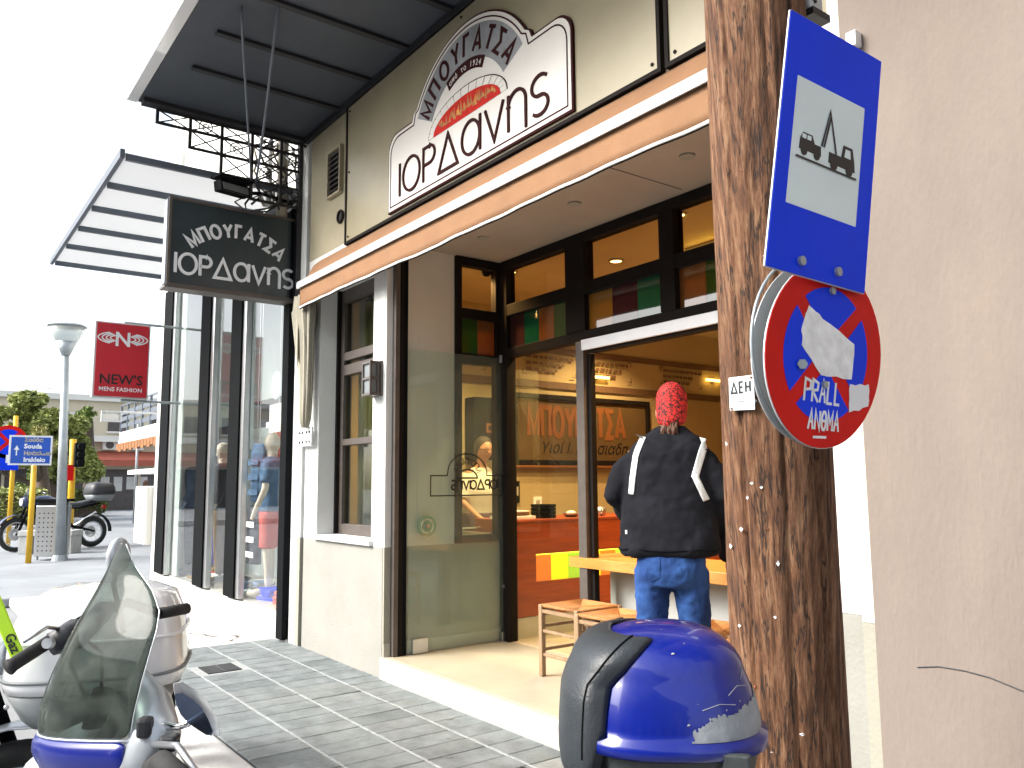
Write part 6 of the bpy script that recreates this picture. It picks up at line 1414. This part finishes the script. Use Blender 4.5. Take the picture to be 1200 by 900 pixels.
# direction sign
t, b = post('direction_sign', 'blue direction sign with white arrow and town names', 'road sign', 33, 660, on('x', on('z', 0, 33, 660).x, 36, 545).z+.3, .055, M['yellow'])
sx = b.x+.08; q0, q1 = on('x', sx, 9, 545), on('x', sx, 62, 511); z0_, z1_ = q0.z, q1.z-.0
ya, yb = q0.y, q1.y
bx('board', M['signwhite'], t, sx, sx+.02, ya, yb, z0_, z1_, bevel=.0); bx('face', mat('road_sign_blue', (.01, .09, .50), .4, var=.05), t, sx+.021, sx+.026, ya+.035, yb-.035, z0_+.035, z1_-.035)
fsn = frame((sx+.027, ya, z0_), (0, 1, 0), (0, 0, 1)); Wd, Hd_ = yb-ya, z1_-z0_
for i, (wd, m_) in enumerate((('Σούδα', 'curtain'), ('Souda', 'signwhite'), ('Ηράκλειο', 'curtain'), ('Irakleio', 'signwhite'))): text(wd, fsn, Wd*.34 + (0, 0, -.0, .0)[i], Hd_*(.79-.225*i), Hd_*(.215 if i % 2 else .18), M[m_], t, bold=.005)
MB().prism([(Wd*.16, Hd_*.32), (Wd*.19, Hd_*.32), (Wd*.19, Hd_*.52), (Wd*.24, Hd_*.50), (Wd*.175, Hd_*.66), (Wd*.11, Hd_*.50), (Wd*.16, Hd_*.52)], fsn, .001, .004).build('arrow', M['signwhite'], t)
# second yellow post with signs
b = on('z', 0, 9, 642); t = thing('parking_signs', 'round no stopping sign over a small blue sign on a yellow post', 'traffic sign', b)
MB().cyl(b, b+Vector((0, 0, 3.3)), .055, n=12).build('post', M['yellow'], t, smooth=True)
zc_ = on('x', b.x+.08, 10, 518); 
MB().disc(zc_, (1, 0, 0), .42, .02, 32).build('red_disc', M['signred'], t); MB().disc(zc_+Vector((.014, 0, 0)), (1, 0, 0), .32, .008, 32).build('blue_disc', M['signblue'], t)
for s_ in (-1, 1): MB().obox(zc_+Vector((.022+.003*s_, 0, 0)), (.002, 0, 0), (0, .22, .22*s_), (0, -.03*s_, .03)).build('cross_bar', M['signred'], t)
z2 = on('x', b.x+.08, 8, 534); bx('small_board', M['signblue'], t, z2.x-.01, z2.x+.01, z2.y-.26, z2.y+.26, z2.z-.36, z2.z+.22); bx('pictogram_panel', M['signwhite'], t, z2.x+.012, z2.x+.016, z2.y-.02, z2.y+.22, z2.z-.18, z2.z+.12); bx('pictogram', M['ink'], t, z2.x+.017, z2.x+.02, z2.y+.04, z2.y+.18, z2.z-.08, z2.z-.03)
# traffic light on yellow post
b = at(83, 600, 26); b.z = 0; t = thing('traffic_light', 'dark traffic light on a leaning yellow post', 'traffic light', b)
tp = at(86, 515, 26); MB().tube([b, tp], .10, 12).build('post', M['yellow'], t, smooth=True)
c_ = at(93, 533, 25.8); bx('head', M['black'], t, c_.x-.12, c_.x+.12, c_.y-.14, c_.y+.14, c_.z-.38, c_.z+.38, bevel=.03)
for dz in (-.25, 0, .25): MB().cyl(c_+Vector((.12, .0, dz)), c_+Vector((.3, .02, dz)), .10, .11, 14).build('hood', M['black'], t)
c_ = at(82, 554, 25.7); bx('small_red_panel', M['signred'], t, c_.x, c_.x+.02, c_.y-.1, c_.y+.1, c_.z-.25, c_.z+.25)
# no entry sign on yellow post
b = on('z', 0, 136, 597); t = thing('no_entry_sign', 'small red no entry sign on a distant yellow post', 'traffic sign', b)
zt_ = on('x', b.x, 137, 537).z; MB().cyl(b, Vector((b.x, b.y, zt_)), .12, n=10).build('post', M['yellow'], t, smooth=True)
c_ = on('x', b.x+.15, 136, 558); MB().disc(c_, (1, 0, 0), .28, .03, 24).build('disc', M['signred'], t); bx('white_bar', M['signwhite'], t, c_.x+.02, c_.x+.04, c_.y-.18, c_.y+.18, c_.z-.05, c_.z+.05)
c_ = on('x', b.x+.15, 137, 534); MB().disc(c_, (1, 0, 0), .38, .03, 24).build('grey_disc', M['aluback'], t)
t, b = post('metal_pole', 'thin grey pole in front of the corner building', 'pole', 157, 607, 4.2, .05, M['lamppost'], depth=33)
# far person
b = at(169, 606, 37); b.z = 0
wk = thing('person', 'woman with long dark hair, dark jacket and jeans walking away', 'person', b, None, R_(60))
mb = MB(); mb.loft([ellr((0, 0, z), a, c_, X_, Y_, 12) for z, a, c_ in ((.85, .19, .14), (1.1, .19, .13), (1.4, .22, .12), (1.5, .08, .07), (1.55, .06, .06))]); mb.ell((0, 0, 1.63), .085, .1, .12)
for s_ in (-1, 1): mb.tube([(s_*.2, 0, 1.4), (s_*.26, 0, 1.1), (s_*.24, .08, .85)], [.06, .05, .035], 8); mb.tube([(s_*.09, 0, .85), (s_*.1, s_*.08, .45), (s_*.1, s_*.12, .03)], [.1, .07, .05], 8)
mb.build('body', M['darkcloth'], wk, smooth=True, local=True, remesh=.03)
MB().loft([ellr((0, -.03, z), a, c_, X_, Y_, 12) for z, a, c_ in ((1.25, .10, .05), (1.5, .12, .08), (1.68, .11, .11), (1.77, .04, .04))]).build('hair', M['hair'], wk, smooth=True, local=True)
mb = MB()
for s_ in (-1, 1): mb.tube([(s_*.09, 0, .9), (s_*.1, s_*.08, .45), (s_*.1, s_*.12, .08)], [.115, .085, .07], 8)
mb.build('jeans', M['jeans'], wk, smooth=True, local=True)
# foliage
def leaves(clumps, n, s, rnd):
    mb = MB(); b = mb.b
    for k in range(n):
        c, r = clumps[rnd.randrange(len(clumps))]
        v = Vector((rnd.gauss(0, 1), rnd.gauss(0, 1), rnd.gauss(0, 1))).normalized()*rnd.uniform(.55, 1.05)
        p = Vector(c)+Vector((v.x*r[0], v.y*r[1], v.z*r[2])); a = Vector((rnd.uniform(-1, 1), rnd.uniform(-1, 1), rnd.uniform(-.6, .6))).normalized()*s*rnd.uniform(.5, 1.3); q = a.cross(Vector((rnd.uniform(-1, 1), rnd.uniform(-1, 1), 1))).normalized()*s*.5
        b.faces.new([b.verts.new(p-a), b.verts.new(p+q), b.verts.new(p+a), b.verts.new(p-q)])
    return mb
def tree(label, xs, u0, u1, v0, v1, m, n, s, seed, trunk_u, nm='pine_tree'):
    rnd = random.Random(seed); A0 = on('x', xs, u0, v1); A1 = on('x', xs, u1, v0); W_ = A1.y-A0.y; H_ = A1.z-A0.z
    tb_ = on('x', xs, trunk_u, 590); t = thing(nm, label, 'tree', (xs, tb_.y, 0)); cl_ = []
    for k in range(46):
        f = rnd.random(); y = A0.y+W_*f; zz = A0.z+H_*(.08+.9*rnd.random()*(1-.9*abs(f-.5))); cl_.append(((xs+rnd.uniform(-1.5, 1.5), y, zz), (rnd.uniform(.5, 1.1), rnd.uniform(.07, .15)*W_, rnd.uniform(.08, .16)*H_)))
    mb = MB(); mb.tube([(xs, tb_.y, 0), (xs+.1, tb_.y+.15, A0.z*.5), (xs, tb_.y, A0.z+.3)], [.32, .25, .18], 10)
    for k in range(7):
        c, r = cl_[k*3]; mb.tube([(xs, tb_.y, A0.z*.7), ((xs+c[0])/2, (tb_.y+c[1])/2, A0.z+.1), c], [.12, .08, .03], 6)
    mb.build('trunk', M['trunk'], t, smooth=True)
    leaves(cl_, n, s, rnd).build('crown', m, t)
tree('spreading pine tree behind the street lamp', -42, -60, 108, 470, 560, M['foliage'], 60000, .17, 1, 58)
tree('dense dark tree behind the direction sign', -47, 28, 85, 535, 592, M['foliage2'], 9000, .13, 2, 62, 'round_tree')
tree('flowering shrub tree with pale yellow blossom above the direction sign', -36, 22, 62, 500, 545, M['blossom'], 7000, .09, 3, 45, 'flowering_tree')
tree('small dark conifer top right of the pine', -50, 93, 106, 475, 500, M['foliage2'], 2500, .12, 5, 100, 'conifer')
rnd = random.Random(8)
for lab, xs, u0, u1, v0, v1, n in (('trimmed yellow green hedge behind the direction sign', -33, -30, 46, 572, 590, 9000), ('long low dark hedge along the square', -46, 55, 118, 572, 590, 7000)):
    A0, A1 = on('x', xs, u0, v1), on('x', xs, u1, v0); t = thing('hedge', lab, 'hedge', (xs, (A0.y+A1.y)/2, 0)); zt2 = max(.8, A1.z)
    bx('twigs', M['trunk'], t, xs-.35, xs+.35, A0.y+.1, A1.y-.1, 0, zt2*.8)
    cl_ = [((xs, A0.y+(A1.y-A0.y)*k/13, zt2*.5), (.5, .3+(A1.y-A0.y)/20, zt2*.52)) for k in range(14)]
    leaves(cl_, n, .08, rnd).build('foliage', M['foliage2' if xs < -40 else 'foliage'], t)
# kerb and rail of the square
bp_ = thing('planter_kerb', 'pale kerb edging the planted square', 'kerb', (-32, 3, 0)); bx('edge', M['kerb'], bp_, -32.2, -31.9, -6, 5.2, 0, .22, bevel=.03)
yr = thing('yellow_rail', 'low yellow pedestrian rail in front of the far shops', 'rail', (-48, 8, 0))
yA, yB = on('x', -48, 84, 580).y, on('x', -48, 112, 580).y
for z in (.45, .9): MB().cyl((-48, yA, z), (-48, yB, z), .05, n=8).build('bar', M['yellow'], yr)
for k in range(4): MB().cyl((-48, yA+(yB-yA)*k/3, 0), (-48, yA+(yB-yA)*k/3, .9), .05, n=8).build('post', M['yellow'], yr)
wb = thing('utility_cabinet', 'small white utility cabinet under the trees', 'cabinet', on('z', 0, 28, 590)); c_ = at(28, 574, 38); bx('body', M['farwhite'], wb, c_.x-.3, c_.x+.3, c_.y-.35, c_.y+.35, 0, 1.4, bevel=.03); bx('door', M['aluback'], wb, c_.x+.305, c_.x+.315, c_.y-.28, c_.y+.28, .15, 1.3)
for i, (u, lab) in enumerate(((92, 'small dark scooter parked beyond the square, left one'), (104, 'small dark scooter parked beyond the square, right one'))):
    b = on('z', 0, u, 597); b = at(u, 597, 46); b.z = 0; s_ = scooter('parked_scooter', lab, b, R_(70+20*i), M['blackplastic'])
# far building
xf = -57.0
fb = thing('far_building', 'cream building with dark ground floor shops and faded red awning', 'building', (xf, 9, 0))
yL, yR = -16.0, on('x', xf, 195, 560).y; z1f = on('x', xf, 110, 550).z; zr = on('x', xf, 110, 470).z
bx('ground_floor', M['fardark'], fb, xf-8, xf, yL, yR, 0, z1f)
bx('upper_wall', M['farwall'], fb, xf-8, xf-.0, yL, yR, z1f+.001, zr); bx('cornice', M['farwhite'], fb, xf-.6, xf+.7, yL, yR, on('x', xf, 110, 518).z, on('x', xf, 110, 511).z); bx('roof_edge', M['farwhite'], fb, xf-8, xf+.3, yL, yR, zr+.001, zr+.35)
zs0, zs1 = on('x', xf, 110, 540).z, on('x', xf, 110, 529).z
MB().face([(xf+.01, yL, zs1), (xf+.01, yR, zs1), (xf+1.4, yR, zs0), (xf+1.4, yL, zs0)]).build('awning', M['redawn'], fb, thick=.05); bx('awning_valance', M['redawn'], fb, xf+1.4, xf+1.44, yL, yR, zs0-.35, zs0)
for k in range(12):
    y = yL+1.2+k*2.5
    if y > yR-1: break
    w_ = bx('window', M['fardark'] if k % 3 else M['farwhite'], fb, xf+.001, xf+.05, y, y+1.1, on('x', xf, 110, 505).z-.0, on('x', xf, 110, 484).z); bx('sill', M['farwhite'], w_, xf, xf+.15, y-.1, y+1.2, on('x', xf, 110, 505).z-.12, on('x', xf, 110, 505).z-.001)
    bx('shop_mullion', M['farwall'], fb, xf+.001, xf+.12, y-.6, y-.45, 0, z1f)
for k in range(3): y = 8.3+k*1.6; c_ = bx('air_conditioner', M['farwhite'], fb, xf+.01, xf+.4, y, y+.8, on('x', xf, 110, 527).z, on('x', xf, 110, 527).z+.6); MB().disc((xf+.41, y+.4, on('x', xf, 110, 527).z+.3), (1, 0, 0), .24, .02, 16).build('fan', M['fardark'], c_)
for k in range(5): y = 9.2+k*.75; bx('poster', M['poster'], fb, xf+.002, xf+.02, y, y+.5, 1.2+.1*(k % 2), 2.1)
sf = thing('roof_scaffold', 'faint thin scaffold frame on the far roof', 'scaffold', (xf-2, 6, zr))
for u in (43, 58, 79, 97): 
    a, b = on('x', xf-2, u, 473), on('x', xf-2, u, 443); MB().cyl(a, b, .035, n=6).build('pole', M['aluback'], sf)
for v in (455, 470): a, b = on('x', xf-2, 43, v), on('x', xf-2, 97, v); MB().cyl(a, b, .03, n=6).build('bar', M['aluback'], sf)
# corner building on the side street
YB = 6.2; fxx = lambda u: on('y', YB, u, 500).x
cbd = thing('corner_building', 'white corner building with railed balcony and orange fringed awning', 'building', (-30, YB, 0))
xa, xb = fxx(146), -15.0
zsl0, zsl1 = on('y', YB, 160, 514).z, on('y', YB, 160, 503).z
bx('wall', M['farwhite'], cbd, xa, xb, YB+1.2, YB+9, zsl1, zsl1+7); bx('ground_wall', M['farwall'], cbd, xa, xb, YB+2.2, YB+9, 0, zsl0)
bx('balcony_slab', M['farwhite'], cbd, xa-.3, xb, YB-.1, YB+1.3, zsl0, zsl1)
rl = bx('railing', M['rail'], cbd, xa-.5, xb, YB-.05, YB, zsl1+.95, zsl1+1.0)
for z in (.25, .5, .72): bx('railing_slat', M['rail'], cbd, xa-.5, xb, YB-.04, YB-.01, zsl1+z-.09, zsl1+z+.06)
for k in range(14): x = xa-.5+k*1.1; bx('railing_post', M['rail'], cbd, x, x+.07, YB-.06, YB+.01, zsl1, zsl1+1.0)
for k in range(4): x = xa+1.0+k*3.2; bx('window', M['fardark'], cbd, x, x+1.3, YB+1.15, YB+1.199, zsl1+.2, zsl1+2.3)
for k in range(4): x = xa+.7+k*3.4; bx('shop_window', M['fardark'], cbd, x, x+2.4, YB+2.15, YB+2.199, .3, 2.6)
of = thing('fringed_awning', 'orange fringed canopy under the corner balcony', 'awning', (xa, YB-.8, zsl0-.4))
bx('roof', M['farwhite'], of, on('y', YB-1.03, 137, 520).x, xb, YB-1.0, YB+2.1, zsl0-.30, zsl0-.2)
xfr = on('y', YB-1.03, 137, 520).x
for k in range(40): x = xfr+k*.36; bx('fringe', M['orangeawn'], of, x, x+.32, YB-1.05, YB-1.01, zsl0-.50-.05*(k % 2), zsl0-.305)
wa2 = thing('shop_canopy', 'small white canopies below the orange fringe', 'canopy', (xa, YB-.5, zsl0-1.3)); bx('roof', M['farwhite'], wa2, on('y', YB-.9, 150, 540).x, xb, YB-.9, YB+2.1, zsl0-1.25, zsl0-1.12)
lb = thing('signboard_frame', 'empty rectangular sign frame hanging behind the red box sign', 'sign', on('x', -26, 131, 490)); a, b = on('x', -26, 118, 494), on('x', -26, 143, 482)
bx('panel', M['farwhite'], lb, -26.04, -26, a.y, b.y, a.z, b.z)
for q in ((a.y, a.y+.05, a.z, b.z), (b.y-.05, b.y, a.z, b.z), (a.y+.05, b.y-.05, a.z, a.z+.05), (a.y+.05, b.y-.05, b.z-.05, b.z)): bx('frame', M['aluback'], lb, -25.999, -25.95, q[0], q[1], q[2], q[3])
MB().cyl((-26.02, b.y-.001, b.z-.02), (-26.02, 7.39, b.z-.02), .03, n=8).build('arm', M['aluback'], lb)
# apartment block behind the photographer (seen mirrored in the blue case)
ab = thing('apartment_block', 'tall cream apartment block with balconies behind the camera', 'building', (10, -11, 0))
bx('wall', M['farwall'], ab, -2.5, 24, -19, -11, 0, 11)
for f in range(3):
    bx('balcony_slab', M['farwhite'], ab, -1.5, 23, -10.999, -9.9, 3.3+3*f, 3.48+3*f); bx('railing', M['rail'], ab, -1.5, 23, -9.95, -9.92, 3.6+3*f, 4.4+3*f)
    for k in range(7): bx('window', M['fardark'], ab, -1+k*3.5, .8+k*3.5, -10.998, -10.95, .5+3*f if f else .2, 2.7+3*f)
# opposite side of the street: what the glass reflects
ob = thing('opposite_building', 'cream apartment block with balconies across the street', 'building', (-14, -13, 0))
bx('wall', M['farwall'], ob, -40, -4, -24, -17, 0, 6.4)
for f in range(1):
    bx('balcony_slab', M['farwhite'], ob, -38, -6, -17+.001, -15.8, 3.2+3*f, 3.38+3*f)
    bx('railing', M['rail'], ob, -38, -6, -15.85, -15.82, 4.2+3*f, 4.25+3*f)
    for k in range(9):
        x = -37.5+k*3.6; bx('window', M['fardark'], ob, x, x+1.5, -16.999, -16.95, .6+3*f if f else .3, 2.6+3*f)
